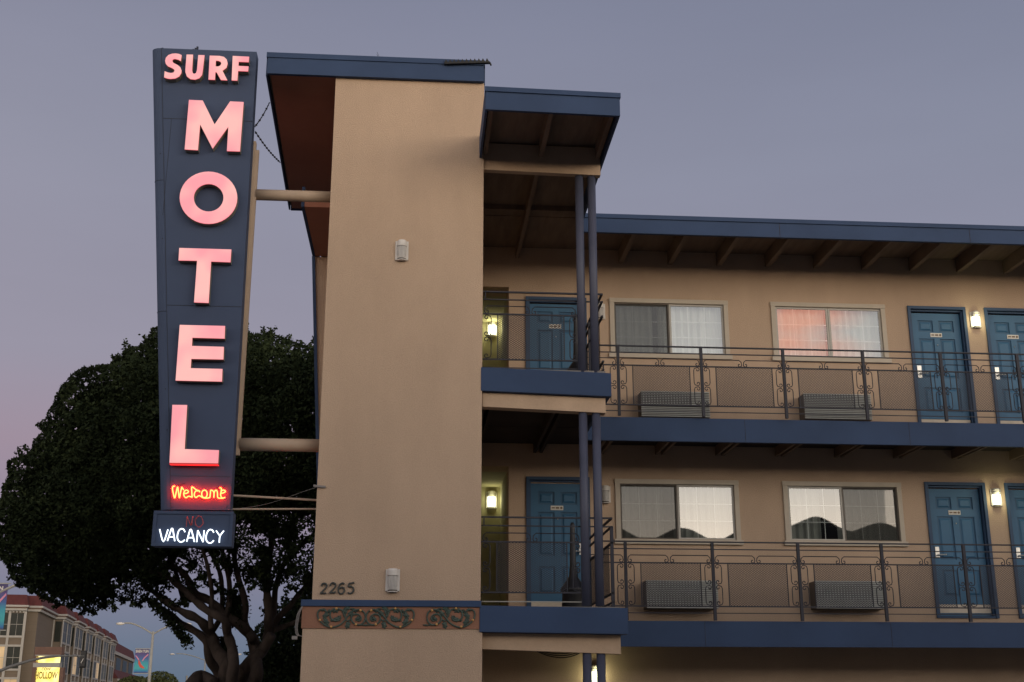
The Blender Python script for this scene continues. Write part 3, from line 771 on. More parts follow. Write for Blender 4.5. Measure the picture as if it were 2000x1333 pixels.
def letter_mesh(outer, inners, name, parent, front=True):
    """front face (acrylic) and returns as two meshes"""
    yf = YS-LD if front else YS+TK+LD; yb = YS if front else YS+TK
    loops = [outer]+inners
    tri = tessellate_polygon([[Vector((x, z, 0)) for x, z in lp] for lp in loops])
    flat = [p for lp in loops for p in lp]
    face = MB(); face.v = [(x, yf, z) for x, z in flat]+[(x, yf+(.012 if front else -.012), z) for x, z in flat]
    n = len(flat); face.f = [tuple(t) for t in tri]+[tuple(i+n for i in t) for t in tri]; face.m = [0]*len(face.f)
    off = 0
    for lp in loops:
        k = len(lp)
        for i in range(k):
            j = (i+1) % k; face.f.append((off+i, off+j, off+j+n, off+i+n)); face.m.append(1)
        off += k
    side = MB(); off = 0
    ys = yf+(.013 if front else -.013)
    for lp in loops:
        k = len(lp); o = len(side.v)
        side.v += [(x, ys, z) for x, z in lp]+[(x, yb, z) for x, z in lp]
        for i in range(k):
            j = (i+1) % k; side.f.append((o+i, o+j, o+j+k, o+i+k)); side.m.append(0)
    root = side.build('letter', LSIDE, parent); 
    fo = face.build('letter_face', [PINK, PINKE], root)
    return root
def fixrot(lp): return lp
Ro, Ri = R_letter()
ALL = [(k, [to_xz(v, YS-LD)]) for k, v in LETTERS.items()]
ALL.append(('R', [to_xz(Ro, YS-LD), to_xz(Ri, YS-LD)]))
oo = [(407.1+56.3*_c(2*PI*i/40), 386.5+51*_s(2*PI*i/40)) for i in range(40)]; oi = [(407.4+29*_c(2*PI*i/32), 386.5+27*_s(2*PI*i/32)) for i in range(32)]
ALL.append(('O', [to_xz(oo, YS-LD), to_xz(oi, YS-LD)]))
for k, lps in ALL:
    o = letter_mesh(lps[0], lps[1:], k, SG); o['label'] = 'pink glowing letter '+k
for k, lps in ALL:      # the same letters on the far side of the blade
    if k in 'MOTEL':
        cx = -2.80 if k not in 'L' else -2.74
        mir = [[(2*cx-x, z) for x, z in lp] for lp in lps]
        letter_mesh(mir[0], mir[1:], k, SG, front=False)
# red lit underside of the L
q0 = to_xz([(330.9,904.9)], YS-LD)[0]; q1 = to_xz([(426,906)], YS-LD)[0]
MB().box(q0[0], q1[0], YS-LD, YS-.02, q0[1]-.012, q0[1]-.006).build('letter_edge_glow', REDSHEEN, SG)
# neon script
def neon(name, polys, Y, r, m, parent, k=5, conv=lambda a, b: (320+.1125*a, 930+.1125*b)):
    nb = MB()
    for pl in polys:
        pts = [at(*conv(a, b), Y) for a, b in pl]
        pts = smooth_curve([tuple(p) for p in pts], k)
        nb.tube(pts, r, 6)
    return nb.build(name, m, parent, smooth=True)
ell = lambda cx, cy, rx, ry, a0=0, a1=2*PI, n=14: [(cx+rx*_c(a0+(a1-a0)*i/n), cy+ry*_s(a0+(a1-a0)*i/n)) for i in range(n+1)]
WEL = [[(195,178),(162,182),(150,225),(170,330),(190,382),(213,290),(234,203),(243,203),(256,300),(270,382),(287,300),(310,203),(318,203),(345,245)],
 [(345,305),(400,300),(428,272),(400,246),(362,262),(345,310),(358,360),(392,378),(430,352),(492,372)],
 [(492,375),(487,300),(487,192),(560,240),(618,262),(618,285)], [(600,262),(558,262),(532,300),(530,345),(560,374),(612,343),(680,378),(740,386),(800,376)],
 ell(705,312,48,66), [(800,376),(808,300),(815,250),(850,258),(870,300),(868,378)], [(868,310),(888,258),(915,250),(930,290),(936,374),(980,386),(1030,386),(1066,368)],
 [(990,305),(1040,292),(1070,268),(1040,246),(1002,260),(985,320),(1000,370),(1030,385)], [(962,208),(998,216),(990,300)]]
neon('neon_welcome', WEL, YS-.05, .0078, REDNEON, SG)['label'] = 'red neon script reading Welcome'
el = MB(); el.tube([at(345,948.5,YS-.03), at(362,945,YS-.03)], .006, 6); el.tube([at(422,953,YS-.03), at(440,951.5,YS-.03)], .006, 6)
for px_, py_ in ((352, 972), (395, 974), (437, 973)): q = at(px_, py_, YS-.02); el.tube([(q.x, YS-.05, q.z), (q.x, YS, q.z)], .004, 5)
el.build('tube_supports', SEAM, SG)
# support pole, pipes and rods
MB().box(-2.345, -2.29, YS+TK+.03, YS+TK+.12, 4.60, 8.86).build('support_pole', PIPE, SG)
MB().box(-2.29, -2.245, YS+TK+.05, YS+TK+.10, 4.56, 8.74).build('support_flange', PIPE, SG)
a = at(570, 380, 15.25); MB().tube([(-2.25, 15.3, a.z+.0), (-1.235, 15.3, a.z)], .075, 20).build('support_pipe', PIPE, SG, smooth=True)
a = at(540, 868, 15.25); MB().tube([(-2.25, 15.3, a.z), (-1.235, 15.3, a.z)], .082, 20).build('support_pipe', PIPE, SG, smooth=True)
MB().tube([at(452,968,15.2), at(620,977.5,15.3)], .014, 8).build('tie_rod', PIPE, SG)
MB().tube([at(454,995,15.2), at(621,994.5,15.3)], .012, 8).build('tie_rod', PIPE, SG)
MB().tube([at(452,905,15.22), at(448,1000,15.22)], .02, 8).build('lower_strut', PIPE, SG)
# hanging vacancy box (own sign, hung under the blade)
V = thing('vacancy_sign', 'small blue box sign with white neon VACANCY under unlit red NO', 'sign', (-2.7, 15.05, 3.4))
vx0, vx1, vz0, vz1 = -3.165, -2.225, 3.385, 3.80; vy = 14.94
MB().box(vx0, vx1, vy, 15.16, vz0, vz1).build('box', SIGNBLUE, V, bevel=.008)
fr_ = MB(); q = .035
fr_.box(vx0-.004, vx1+.004, vy-.014, vy-.001, vz1-q, vz1+.004).box(vx0-.004, vx1+.004, vy-.014, vy-.001, vz0-.004, vz0+q*.8)
fr_.box(vx0-.004, vx0+q, vy-.014, vy-.001, vz0+q*.8, vz1-q).box(vx1-q, vx1+.004, vy-.014, vy-.001, vz0+q*.8, vz1-q)
fr_.build('box_frame', SIGNBLUE, V, bevel=.003)
MB().box(vx0+.2, vx0+.24, 15.02, 15.06, vz1+.002, 3.84).box(vx1-.24, vx1-.2, 15.02, 15.06, vz1+.002, 3.84).build('hanger', SEAM, V)
VAC = [[(-72,925),(-8,1140),(72,930)], [(62,1128),(128,930),(142,918),(156,930),(190,1132)], [(88,1058),(178,1058)],
 [(366,975),(345,930),(300,918),(258,955),(236,1030),(240,1100),(280,1145),(330,1138),(362,1108)],
 [(397,1140),(452,948),(467,936),(482,948),(530,1145)], [(422,1072),(512,1072)], [(570,1148),(590,945)], [(590,945),(680,1148)], [(680,1148),(700,945)],
 [(866,985),(845,945),(800,932),(758,970),(735,1040),(738,1115),(775,1160),(825,1160),(868,1118)], [(908,950),(975,1045)], [(1042,952),(975,1045),(962,1158)]]
neon('neon_vacancy', VAC, vy-.045, .0082, WHITENEON, V, 4)['label'] = 'white neon letters reading VACANCY'
NOO = [[(388,885),(405,700)], [(405,700),(465,862)], [(485,862),(505,700)], [(505,700),(470,860)], [(545,770),(590,705),(640,705),(672,760),(680,820),(640,880),(605,890),(545,845)], [(600,700),(545,760),(560,850),(620,890),(675,840)]]
neon('neon_no', NOO, vy-.04, .0055, DEADNEON, V, 3)['label'] = 'unlit red tubes reading NO'

# chains from the sign to the roof edge
def chain(a, b, label):
    t = MB(); a, b = Vector(a), Vector(b); L = (b-a).length; n = int(L/.045)
    for i in range(n):
        p0 = a.lerp(b, i/n); p1 = a.lerp(b, (i+.85)/n); sag = -.03*_s(PI*i/n)
        p0.z += sag; p1.z += sag
        if i % 2: t.bar(p0, p1, .018, .006)
        else: t.bar(p0, p1, .006, .018)
        if i % 5 == 2: t.ball(p0, .017, 6)
    tag(t.build('chain', CABLE), label, 'chain', 'chains between sign and roof')
c1, c2 = atz(531, 200, 9.76), atz(551, 318, 9.76)
q = at(498, 250, 15.15)
chain((-2.30, 15.12, q.z), (c1.x-.03, c1.y, c1.z), 'upper black chain running up from the sign to the tower roof edge')
chain((-2.30, 15.16, q.z-.05), (c2.x-.03, c2.y, c2.z), 'lower black chain running down right from the sign to the roof edge')
w_ = MB(); pts = [at(448,999,15.1)+Vector((0,-.12,0)), at(520,985,15.0), at(600,958,14.97), at(622,951,14.96)]
w_.tube(smooth_curve([tuple(p) for p in pts], 6), .002, 5); w_.bar(at(612,949,14.97), at(636,951.5,14.985), .02, .025)
tag(w_.build('cable', WIRE), 'thin grey cable from the sign foot up to the left tower corner', 'cable')

# ================================================================== NUMBERS AND VINE RELIEF
N_ = thing('house_number', 'dark numerals 2265 on the tan tower above the navy band', 'house number', (-1.0, 15, 2.9))
cv = lambda a, b: (610+.1*a, 1120+.1*b)
for pls in ([[(180,255),(192,215),(225,198),(265,208),(282,240),(262,290),(205,350),(155,402)], [(155,400),(195,382),(235,392),(272,385)]],
            [[(352,250),(368,205),(405,190),(440,200),(456,232),(438,282),(385,340),(337,395)], [(337,393),(375,374),(420,382),(458,362)]],
            [[(628,212),(592,195),(548,215),(515,280),(512,350),(540,398),(590,395),(625,345),(615,290),(575,275),(528,305)]],
            [[(820,182),(770,195),(722,200)], [(722,200),(702,265)], [(702,262),(755,258),(800,290),(805,345),(765,390),(715,392),(700,370)]]):
    neon('numeral', pls, 14.985, .0115, NUM, N_, 4, cv)
VR = thing('vine_relief', 'green scrolling vine ornament with orange berries on the terracotta band', 'ornament', (-.4, 14.9, 2.5))
Yv = 14.905
STR = [[(1050,880),(1062,800),(1100,745),(1180,710),(1280,735),(1370,810),(1440,900),(1500,970),(1600,1030),(1720,1058),(1850,1010),(1950,920),(1985,830),(1978,760),(1930,712),(1850,722),(1805,765),(1840,820)],
 [(1055,860),(1062,920),(1095,975),(1150,1008),(1230,1003),(1300,960),(1330,890),(1300,820),(1220,798),(1150,840),(1140,900),(1190,935),(1235,895)],
 [(1440,900),(1478,800),(1500,735),(1590,695),(1690,712),(1742,790),(1728,880),(1650,930),(1565,915),(1545,860),(1590,830)],
 [(1340,905),(1400,930),(1440,905)], [(975,1008),(1060,1015),(1150,1008)], [(1400,700),(1440,800),(1445,890)]]
LEAVES = [(1415,690,60,.6),(1470,745,50,-.5),(1640,728,60,.1),(1832,825,62,.9),(1820,950,65,-1.0),(1400,1010,62,1.3),(1610,900,62,.3),(1260,728,48,-.3),(1205,888,50,.8),(1340,785,55,.7),(1310,700,30,0),(1560,870,40,1.2),(1880,715,40,.2),(1700,920,34,.2),(1765,740,34,1.3)]
BER = [(1150,728),(1240,1000),(1620,688),(1722,1045),(1945,915)]
def motif(fx, nm):
    m = MB()
    for pl in STR:
        pts = smooth_curve([tuple(at(*cv(fx(a), b), Yv)) for a, b in pl], 5)
        m.tube(pts, [.011 if 2 < i < len(pts)-6 else .007 for i in range(len(pts))], 6)
    vine = m.build('vine', VINE, VR, smooth=True)
    l_ = MB()
    for a, b, r, ang in LEAVES:
        c = at(*cv(fx(a), b), Yv-.004); R0 = r*.1/150
        sgn = 1 if fx(10)-fx(0) > 0 else -1
        o = len(l_.v); K = 12
        l_.v.append((c.x, Yv-.014, c.z))
        for i in range(K):
            t_ = 2*PI*i/K; rr = R0*(1.1 if i % 2 == 0 else .72)
            u, v = rr*_c(t_)*1.25, rr*_s(t_)*.8
            l_.v.append((c.x+sgn*(u*_c(ang)-v*_s(ang)), Yv+.004, c.z-(u*_s(ang)+v*_c(ang))))
        for i in range(K): l_.f.append((o, o+1+i, o+1+(i+1) % K)); l_.m.append(0)
    l_.build('vine_leaves', VINE, VR)
    for a, b in BER:
        c = at(*cv(fx(a), b), Yv-.008); MB().ball(c, .0155, 10).build('berry', BERRY, VR, smooth=True)
motif(lambda a: a, 'b'); motif(lambda a: 2090-a, 'a'); motif(lambda a: a+1187, 'c')

# small things on the roof
a = at(868, 125.5, 14.9); b_ = at(957, 123, 14.9)
sp = MB(); sp.bar(a, b_, .05, .018)
for i in range(11):
    p_ = a.lerp(b_, .05+i*.09); sp.add([(p_.x-.035,p_.y-.02,p_.z+.006),(p_.x+.02,p_.y-.02,p_.z+.006),(p_.x-.012,p_.y-.02,p_.z+.062),(p_.x-.035,p_.y+.02,p_.z+.006),(p_.x+.02,p_.y+.02,p_.z+.006),(p_.x-.012,p_.y+.02,p_.z+.052)], [(0,1,2),(5,4,3),(0,3,4,1),(1,4,5,2),(2,5,3,0)])
sp.bar(b_, b_+Vector((.015, 0, -.04)), .02, .02)
tag(sp.build('bird_spikes', CABLE), 'black toothed strip sticking out over the right corner of the tower roof', 'spike strip')
an = MB(); q = at(745, 116, 15.1)
an.tube([(q.x, 15.1, 10.03), (q.x, 15.1, q.z+.02)], .008, 6)
for k in range(4): an.tube([(q.x+.005-.02*k, 15.1, 10.04+.006*k), (q.x-.065, 15.1, q.z+.02+.09-.035*k)], .0022, 4)
tag(an.build('aerial', CABLE), 'tiny thin aerial with slanting rods on the tower roof edge', 'aerial')
# cables at the left foot of the tower and under the lower balcony
cb = MB()
for k, off in enumerate((0, 2, -2)):
    pts = [at(592+off*.3,1182,14.9), at(583+off,1200,14.9), at(579+off,1225,14.9), at(581+off,1240,14.9), at(590+off*.3,1243,14.9)]
    cb.tube(smooth_curve([tuple(p) for p in pts], 5), .004, 5)
q = at(577, 1246, 14.9); cb.box(q.x-.04, q.x+.02, 14.88, 14.95, q.z-.02, q.z+.02)
tag(cb.build('cable_bundle', WIRE), 'loose grey cables with a small box at the left edge of the terracotta band', 'cable')
cb = MB()
for k in range(3):
    pts = [at(1046,1271-2*k,15.6), at(1070,1281-3*k,15.6), at(1100,1285-4*k,15.6), at(1128,1278-3*k,15.6), at(1146,1263,15.6)]
    cb.tube(smooth_curve([tuple(p) for p in pts], 5), .007, 5)
tag(cb.build('hanging_cable', CABLE), 'black cables sagging below the lower balcony beam', 'cable')

# ================================================================== TREES
def inside(poly, x, y):
    c = False; n = len(poly)
    for i in range(n):
        x1, y1 = poly[i]; x2, y2 = poly[(i+1) % n]
        if (y1 > y) != (y2 > y) and x < (x2-x1)*(y-y1)/(y2-y1)+x1: c = not c
    return c
def edist(poly, x, y):
    m = 1e9; n = len(poly)
    for i in range(n):
        x1, y1 = poly[i]; x2, y2 = poly[(i+1) % n]; dx, dy = x2-x1, y2-y1
        t = max(0, min(1, ((x-x1)*dx+(y-y1)*dy)/(dx*dx+dy*dy))); m = min(m, math.hypot(x-x1-t*dx, y-y1-t*dy))
    return m
from mathutils import noise
def leaf(mb, p, L, W_, mi, rnd, up=.0):
    d = Vector((rnd.gauss(0,1), rnd.gauss(0,1), rnd.gauss(0,1)+up)).normalized()
    u = d.cross(Vector((rnd.gauss(0,1), rnd.gauss(0,1), rnd.gauss(0,1)))).normalized()
    mb.add([p-d*L/2, p+u*W_/2, p+d*L/2, p-u*W_/2], [(0,1,2,3)], mi)
def crown(poly, Yc, depth, count, L, gaps, rnd, name, parent, mats, lump=.7, ppm=84.0, tips=0):
    mb = MB(); xs_ = [p[0] for p in poly]; ys_ = [p[1] for p in poly]; k = 0
    cl = []
    while k < count:
        x, y = rnd.uniform(min(xs_), max(xs_)), rnd.uniform(min(ys_), max(ys_))
        nz = noise.noise(Vector((x*.022, y*.022, 3.1)))
        if not inside(poly, x, y):
            continue
        d = edist(poly, x, y)/ppm
        hd = math.sqrt(max(0, min(d, depth)*(2*depth-min(d, depth))))
        s_ = rnd.choice((-1, -1, 1)); u = rnd.random()
        fr_ = (1-.55*u*u) if u < .8 else rnd.random()
        lp = noise.noise(Vector((x*.013, y*.013, s_*4.0)))*lump + noise.noise(Vector((x*.035, y*.035, s_*2.0)))*lump*.5
        Y = Yc+s_*(hd*fr_+lp*min(1, hd))
        g = gaps(x, y)
        if g > 0 and noise.noise(Vector((x*.045, y*.045, 7.7)))+.55*noise.noise(Vector((x*.12, y*.12, 1.2))) < g-.30: k += .3; continue
        p = at(x, y, Yc); sc = Y/Yc
        # keep the shape as a solid: place by its lateral offset on its own plane
        p = Vector((p.x, Y, p.z))
        f = noise.noise(Vector((p.x*1.3, p.y*1.3, p.z*1.3)))
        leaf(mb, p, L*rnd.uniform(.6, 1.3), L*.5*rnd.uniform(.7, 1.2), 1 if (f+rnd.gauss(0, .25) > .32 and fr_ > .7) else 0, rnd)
        k += 1
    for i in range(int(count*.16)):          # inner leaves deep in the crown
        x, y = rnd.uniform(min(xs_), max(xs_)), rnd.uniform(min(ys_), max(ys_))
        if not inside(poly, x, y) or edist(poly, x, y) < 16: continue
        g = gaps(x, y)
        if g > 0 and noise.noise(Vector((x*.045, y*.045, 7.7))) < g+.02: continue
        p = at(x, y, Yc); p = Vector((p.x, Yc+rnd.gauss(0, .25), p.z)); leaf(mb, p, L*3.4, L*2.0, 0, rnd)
    # twigs sticking out along the outline
    n = len(poly)
    for i in range(n):
        x1, y1 = poly[i]; x2, y2 = poly[(i+1) % n]; Ls = math.hypot(x2-x1, y2-y1)
        for j in range(int(Ls/9*tips)):
            t = rnd.random(); x, y = x1+(x2-x1)*t, y1+(y2-y1)*t
            nx, ny = (y2-y1)/Ls, -(x2-x1)/Ls
            if inside(poly, x+nx*3, y+ny*3): nx, ny = -nx, -ny
            ln = abs(rnd.gauss(0, 11)); n2 = int(ln*2.2)+5; tx = rnd.gauss(0, .4)
            Yt = Yc+rnd.gauss(0, .6)
            for q in range(n2):
                w2 = q/n2
                pp = at(x+(nx+tx*ny)*ln*w2+rnd.gauss(0, 2.6), y+(ny-.35)*ln*w2+rnd.gauss(0, 2.6), Yt)
                leaf(mb, pp, L*rnd.uniform(.6, 1.1), L*.5, 1 if rnd.random() < .4 else 0, rnd)
    return mb.build(name, mats, parent)
T1 = thing('fig_tree', 'large dark rounded fig tree with many spreading limbs behind the sign', 'tree', (-4.4, 28, 0))
poly = [(4,1050),(6,985),(30,945),(45,915),(75,885),(95,850),(122,805),(135,775),(165,752),(200,728),(228,712),(262,690),(300,672),(345,650),(400,640),(450,645),(490,660),(530,664),(575,676),(620,690),(680,715),(740,790),(760,900),(740,1000),(700,1080),(640,1150),(600,1185),(560,1130),(520,1150),(470,1130),(440,1165),(400,1120),(360,1150),(345,1190),(318,1160),(292,1150),(268,1185),(240,1170),(205,1178),(182,1196),(150,1180),(125,1184),(98,1174),(70,1158),(45,1145),(25,1110),(12,1085)]
def gaps1(x, y):
    g = 0
    if 455 < x < 640 and y > 1000: g = .01+.13*min(1, (y-1000)/130)
    if 300 < x < 470 and y > 1062: g = .02+.27*min(1, (y-1062)/90)
    if 215 < x <= 300 and y > 1130: g = .12
    return g
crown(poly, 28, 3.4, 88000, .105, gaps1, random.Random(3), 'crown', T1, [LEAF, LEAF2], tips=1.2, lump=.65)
# fringe of leaves along the leaning limb at the left of the trunk
fr2 = MB(); rnd = random.Random(5)
for i in range(900):
    t = rnd.random(); x = 292+(365-292)*t; y = 1178+(1262-1178)*t**1.15
    p_ = at(x+rnd.gauss(3, 5), y+rnd.gauss(-5, 6), 27.6+rnd.gauss(0, .3)); leaf(fr2, p_, .1, .05, 0, rnd)
for i in range(1500):
    p_ = at(458+rnd.gauss(0, 11), 1165+rnd.uniform(0, 55)+rnd.gauss(0, 6), 28.6+rnd.gauss(0, .3)); leaf(fr2, p_, .1, .05, 0, rnd)
for i in range(900):
    p_ = at(440+rnd.gauss(0, 6), 1245+rnd.uniform(0, 40), 28.8+rnd.gauss(0, .3)); leaf(fr2, p_, .1, .05, 0, rnd)
fr2.build('low_foliage', [LEAF, LEAF2], T1)
cz = lambda a, b: (300+.28*a, 960+.28*b)
def limb(pts, r0, r1, yo):
    r0 *= .62; r1 *= .7
    P_ = [at(*cz(a, b), 28+yo+(.25*_s(i*1.7))) for i, (a, b) in enumerate(pts)]
    P_ = smooth_curve([tuple(p) for p in P_], 5); n = len(P_)
    P_ = [p+Vector((noise.noise(p*1.7), noise.noise(p*1.7+Vector((9, 0, 0))), 0))*.05 for p in P_]
    tr.tube(P_, [r0+(r1-r0)*(i/(n-1))**.8*(1+.12*_s(i*1.3)) for i in range(n)], 12)
tr = MB()
limb([(560,1980),(545,1600),(500,1340),(505,1220),(440,1110),(400,1000),(320,900),(180,830),(0,700),(-90,640)], .36, .07, 0)
limb([(560,1980),(560,1600),(550,1350),(560,1200),(555,1100),(520,1000),(490,900),(380,830),(280,760),(200,680),(100,600),(-20,560),(-150,500)], .26, .06, -.5)
limb([(600,1980),(640,1600),(700,1340),(722,1250),(700,1120),(680,1010),(600,930),(480,860),(400,770),(300,710),(230,600),(160,540),(0,500),(-120,440)], .30, .07, .2)
limb([(690,1040),(645,920),(640,800),(600,650),(570,500),(555,380),(540,200)], .15, .07, .1)
limb([(620,1950),(600,1400),(640,1230),(720,1150),(775,1070),(800,980),(800,850),(790,700),(800,560),(820,430),(830,200)], .30, .08, .4)
limb([(770,1080),(820,980),(880,870),(960,790),(1040,690),(1090,600),(1140,420)], .16, .06, .9)
limb([(490,880),(520,780),(525,600),(480,450),(470,330)], .11, .06, -.2)
limb([(400,1000),(470,880),(480,740),(460,560),(400,420),(380,300)], .11, .06, .5)
limb([(400,960),(405,760),(400,650),(360,480),(330,330)], .10, .05, -.6)
limb([(530,1900),(470,1340),(400,1180),(380,1060),(300,985),(190,920),(60,820),(-60,740)], .24, .07, .7)
limb([(830,970),(930,940),(1010,900),(1100,820)], .12, .06, .6)
limb([(230,800),(170,620),(110,480),(100,330)], .10, .05, .3)
limb([(840,930),(850,700),(930,480),(1090,330),(1200,260)], .13, .06, 1.2)
limb([(420,1340),(330,1300),(270,1360),(200,1500)], .2, .3, -.4)
limb([(600,1260),(680,1180),(760,1100),(830,1000)], .22, .16, .3)
tr.build('trunk', BARK, T1, smooth=True)
T2 = thing('dark_tree', 'dark dense shrub like tree low behind the fig trunk beside the tower', 'tree', (-3.2, 36, 0))
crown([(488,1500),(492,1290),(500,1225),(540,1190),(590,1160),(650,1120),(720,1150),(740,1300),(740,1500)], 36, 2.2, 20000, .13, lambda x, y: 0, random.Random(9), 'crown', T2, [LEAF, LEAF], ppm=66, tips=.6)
q = at(600, 1500, 36); MB().tube([(q.x, 36, 0), (q.x, 36, 2.2)], .2, 10).build('trunk', BARK, T2)
for i, (pl, Yc, lb) in enumerate(((([(280,1345),(285,1325),(300,1313),(320,1311),(338,1318),(350,1333),(356,1360),(340,1400),(290,1400)]), 150, 'rounded olive street tree right of the first double lamp post'),
                  (([(225,1350),(235,1328),(255,1321),(278,1322),(292,1333),(300,1360),(290,1400),(235,1400)]), 130, 'rounded olive street tree at the foot of the red roofed hotel'))):
    t = thing('street_tree', lb, 'tree', (at(pl[3][0], 1400, Yc).x, Yc, 0), 'round street trees far down the street')
    crown(pl, Yc, 1.6, 4500, .32, lambda x, y: 0, random.Random(20+i), 'crown', t, [LEAF3, LEAF3], ppm=2480/Yc, tips=.3)
    q = at(pl[3][0]+5, 1400, Yc); MB().tube([(q.x, Yc, 0), (q.x, Yc, max(.5, q.z)+.4)], .18, 8).build('trunk', BARK, t)

# ================================================================== FAR SIDE OF THE CROSS STREET
# --- red roofed hotel, local frame: +Y runs back along the street face, +X faces the street
ANG = math.radians(8.3); D0 = 118.0
c0 = at(56, 1370, D0); C0 = Vector((c0.x, D0, 0))
dv = Vector((-_s(ANG), _c(ANG), 0)); nv = Vector((_c(ANG), _s(ANG), 0))
def s_of(px, off=0.0):
    d = ray(px, 1300); o_ = C0+nv*off
    # intersect (0,0)+t*d.xy with o_+s*dv
    det = d.x*(-dv.y)-d.y*(-dv.x)
    t = (o_.x*(-dv.y)-o_.y*(-dv.x))/det
    s_ = (d.x*o_.y-d.y*o_.x)/det
    return s_
class LMB(MB):
    def build(s, name, mats, parent=None, **k):
        s.v = [tuple(C0+nv*v[0]+dv*v[1]+Vector((0,0,v[2]))) for v in s.v]
        return MB.build(s, name, mats, parent, **k)
H = thing('hotel_building', 'cream bay windowed hotel with dark red mansard roof down the street', 'building', tuple(C0))
s_b0 = s_of(108, .8); s_end = s_of(262); s_bays = s_of(222, .8)
LMB().box(-26, 0, 0, s_bays, 0, 9.9).build('wall', HWALL, H)
# mansard with slope
def mansard(x0, x1, y0, y1, z0, z1, ins, name='roof'):
    LMB().hexa([(x0,y0,z0),(x1,y0,z0),(x1,y1,z0),(x0,y1,z0)], [(x0,y0+ins,z1),(x1-ins,y0+ins,z1),(x1-ins,y1-ins*.2,z1),(x0,y1-ins*.2,z1)]).build(name, HROOF, H)
mansard(-26, .35, -.35, s_bays, 10.05, 11.0, .35)
LMB().box(-26, .45, -.45, s_bays, 9.87, 10.05).box(-26, .25, -.25, s_bays, 9.55, 9.78).build('cornice', HTRIM, H)
LMB().box(-26, .36, -.36, s_bays, 9.785, 9.865).build('cornice_band', BROWN, H)
nb = 6
ub = [s_b0+(s_bays-s_b0)*i/nb for i in range(nb+1)]
def bay(y0, y1, x0, x1, front=False):
    """projecting bay on the street face: y0..y1, sticking out to x1"""
    def bx(m, a0, a1, b0, b1, z0, z1):   # a along facade, b outwards
        if front: m.box(a0, a1, -b1, -b0, z0, z1)
        else: m.box(b0, b1, a0, a1, z0, z1)
    P_ = 1.0
    m = LMB(); bx(m, y0, y1, 0, P_-.08, 0, 9.5); root = m.build('bay', HWALL, H)
    m = LMB(); bx(m, y0-.25, y1+.25, 0, P_+.35, 9.87+.003, 10.047); bx(m, y0-.1, y1+.1, 0, P_+.15, 9.555, 9.775)
    w_ = y1-y0; k = max(3, int(w_/.28))
    for i in range(k): bx(m, y0+w_*(i+.2)/k, y0+w_*(i+.7)/k, P_-.08, P_+.08, 9.38, 9.52)
    for z in (7.25, 6.45, 4.35, 3.6, 1.6): bx(m, y0-.02, y1+.02, P_-.08, P_+.03, z-.09, z+.09)
    for a in (y0, (y0+y1)/2, y1): bx(m, a-.11, a+.11, P_-.09, P_+.02, 0, 9.5)
    if not front: m.box(.0, .12, y0-.06, y0, 0, 9.5).box(P_-.12, P_+.02, y0-.06, y0-.005, 0, 9.5)
    m.build('bay_trim', HTRIM, root)
    m = LMB(); bx(m, y0-.15, y1+.15, 0, P_+.25, 9.79, 9.86); m.build('bay_band', BROWN, root)
    m = LMB()
    if front: m.hexa([(y0-.2,-P_-.3,10.05),(y1+.2,-P_-.3,10.05),(y1+.2,.4,10.05),(y0-.2,.4,10.05)], [(y0+.1,-P_+.15,11.0),(y1-.1,-P_+.15,11.0),(y1-.1,.4,11.0),(y0+.1,.4,11.0)])
    else: m.hexa([(-.4,y0-.2,10.05),(P_+.3,y0-.2,10.05),(P_+.3,y1+.2,10.05),(-.4,y1+.2,10.05)], [(-.4,y0+.15,11.02),(P_-.15,y0+.15,11.02),(P_-.15,y1-.15,11.02),(-.4,y1-.15,11.02)])
    m.build('bay_roof', HROOF, root)
    for fl, (z0, z1) in enumerate(((7.34, 9.33), (4.44, 6.36), (1.69, 3.5))):
        for a, b in ((y0+.13, (y0+y1)/2-.13), ((y0+y1)/2+.13, y1-.13)):
            lit = random.random() < (.35 if front else .05)
            m = LMB(); bx(m, a, b, P_-.09, P_-.04, z0, z1); wd = m.build('window', YELGLOW if lit else HGLASS, root)
            m = LMB(); zm = (z0+z1)/2; bx(m, a, b, P_-.035, P_-.02, zm-.018, zm+.018); bx(m, (a+b)/2-.012, (a+b)/2+.012, P_-.035, P_-.022, z0, z1)
            m.build('glazing_bar', HTRIM, wd)
        if not front:   # narrow side light facing the viewer
            m = LMB(); m.box(.2, P_-.2, y0-.03, y0-.005, z0, z1); wd = m.build('window', HGLASS, root)
for i in range(nb): bay(ub[i]+.15*(ub[1]-ub[0]), ub[i]+.80*(ub[1]-ub[0]), 0, 1)
bay(-3.6, -.75-.2, 0, 1, True); bay(-9.5, -5.2, 0, 1, True)
# lower continuation with its own red roofs
s_m = s_of(262); 
LMB().box(-26, -.2, s_bays+.01, s_m, 0, 9.2).build('annex_wall', HWALL, H)
mansard(-26, .1, s_bays+.01, s_m, 9.2, 10.75, .5, 'annex_roof')
LMB().box(-26, .15, s_bays+.02, s_m, 8.7, 9.19).build('annex_cornice', HTRIM, H)
for i in range(4):
    L_ = (s_m-s_bays); a = s_bays+L_*(i+.15)/4; b = s_bays+L_*(i+.8)/4
    LMB().box(-.2, -.15, a, b, 6.4, 8.4).build('window', HGLASS, H)
s_e = s_of(285)
LMB().hexa([(-2,s_bays+.1,4.9),(1.6,s_bays+.1,4.9),(1.6,s_e,4.9),(-2,s_e,4.9)], [(-2,s_bays+.1,6.3),(.6,s_bays+.1,6.3),(.6,s_e,6.3),(-2,s_e,6.3)]).build('porch_roof', HROOF, H)
LMB().box(-2, 1.5, s_bays+.1, s_e, 0, 4.88).build('porch_wall', HWALL, H)
m = LMB(); m.box(1.5, 1.75, s_bays+.1, s_e, 4.55, 4.86)
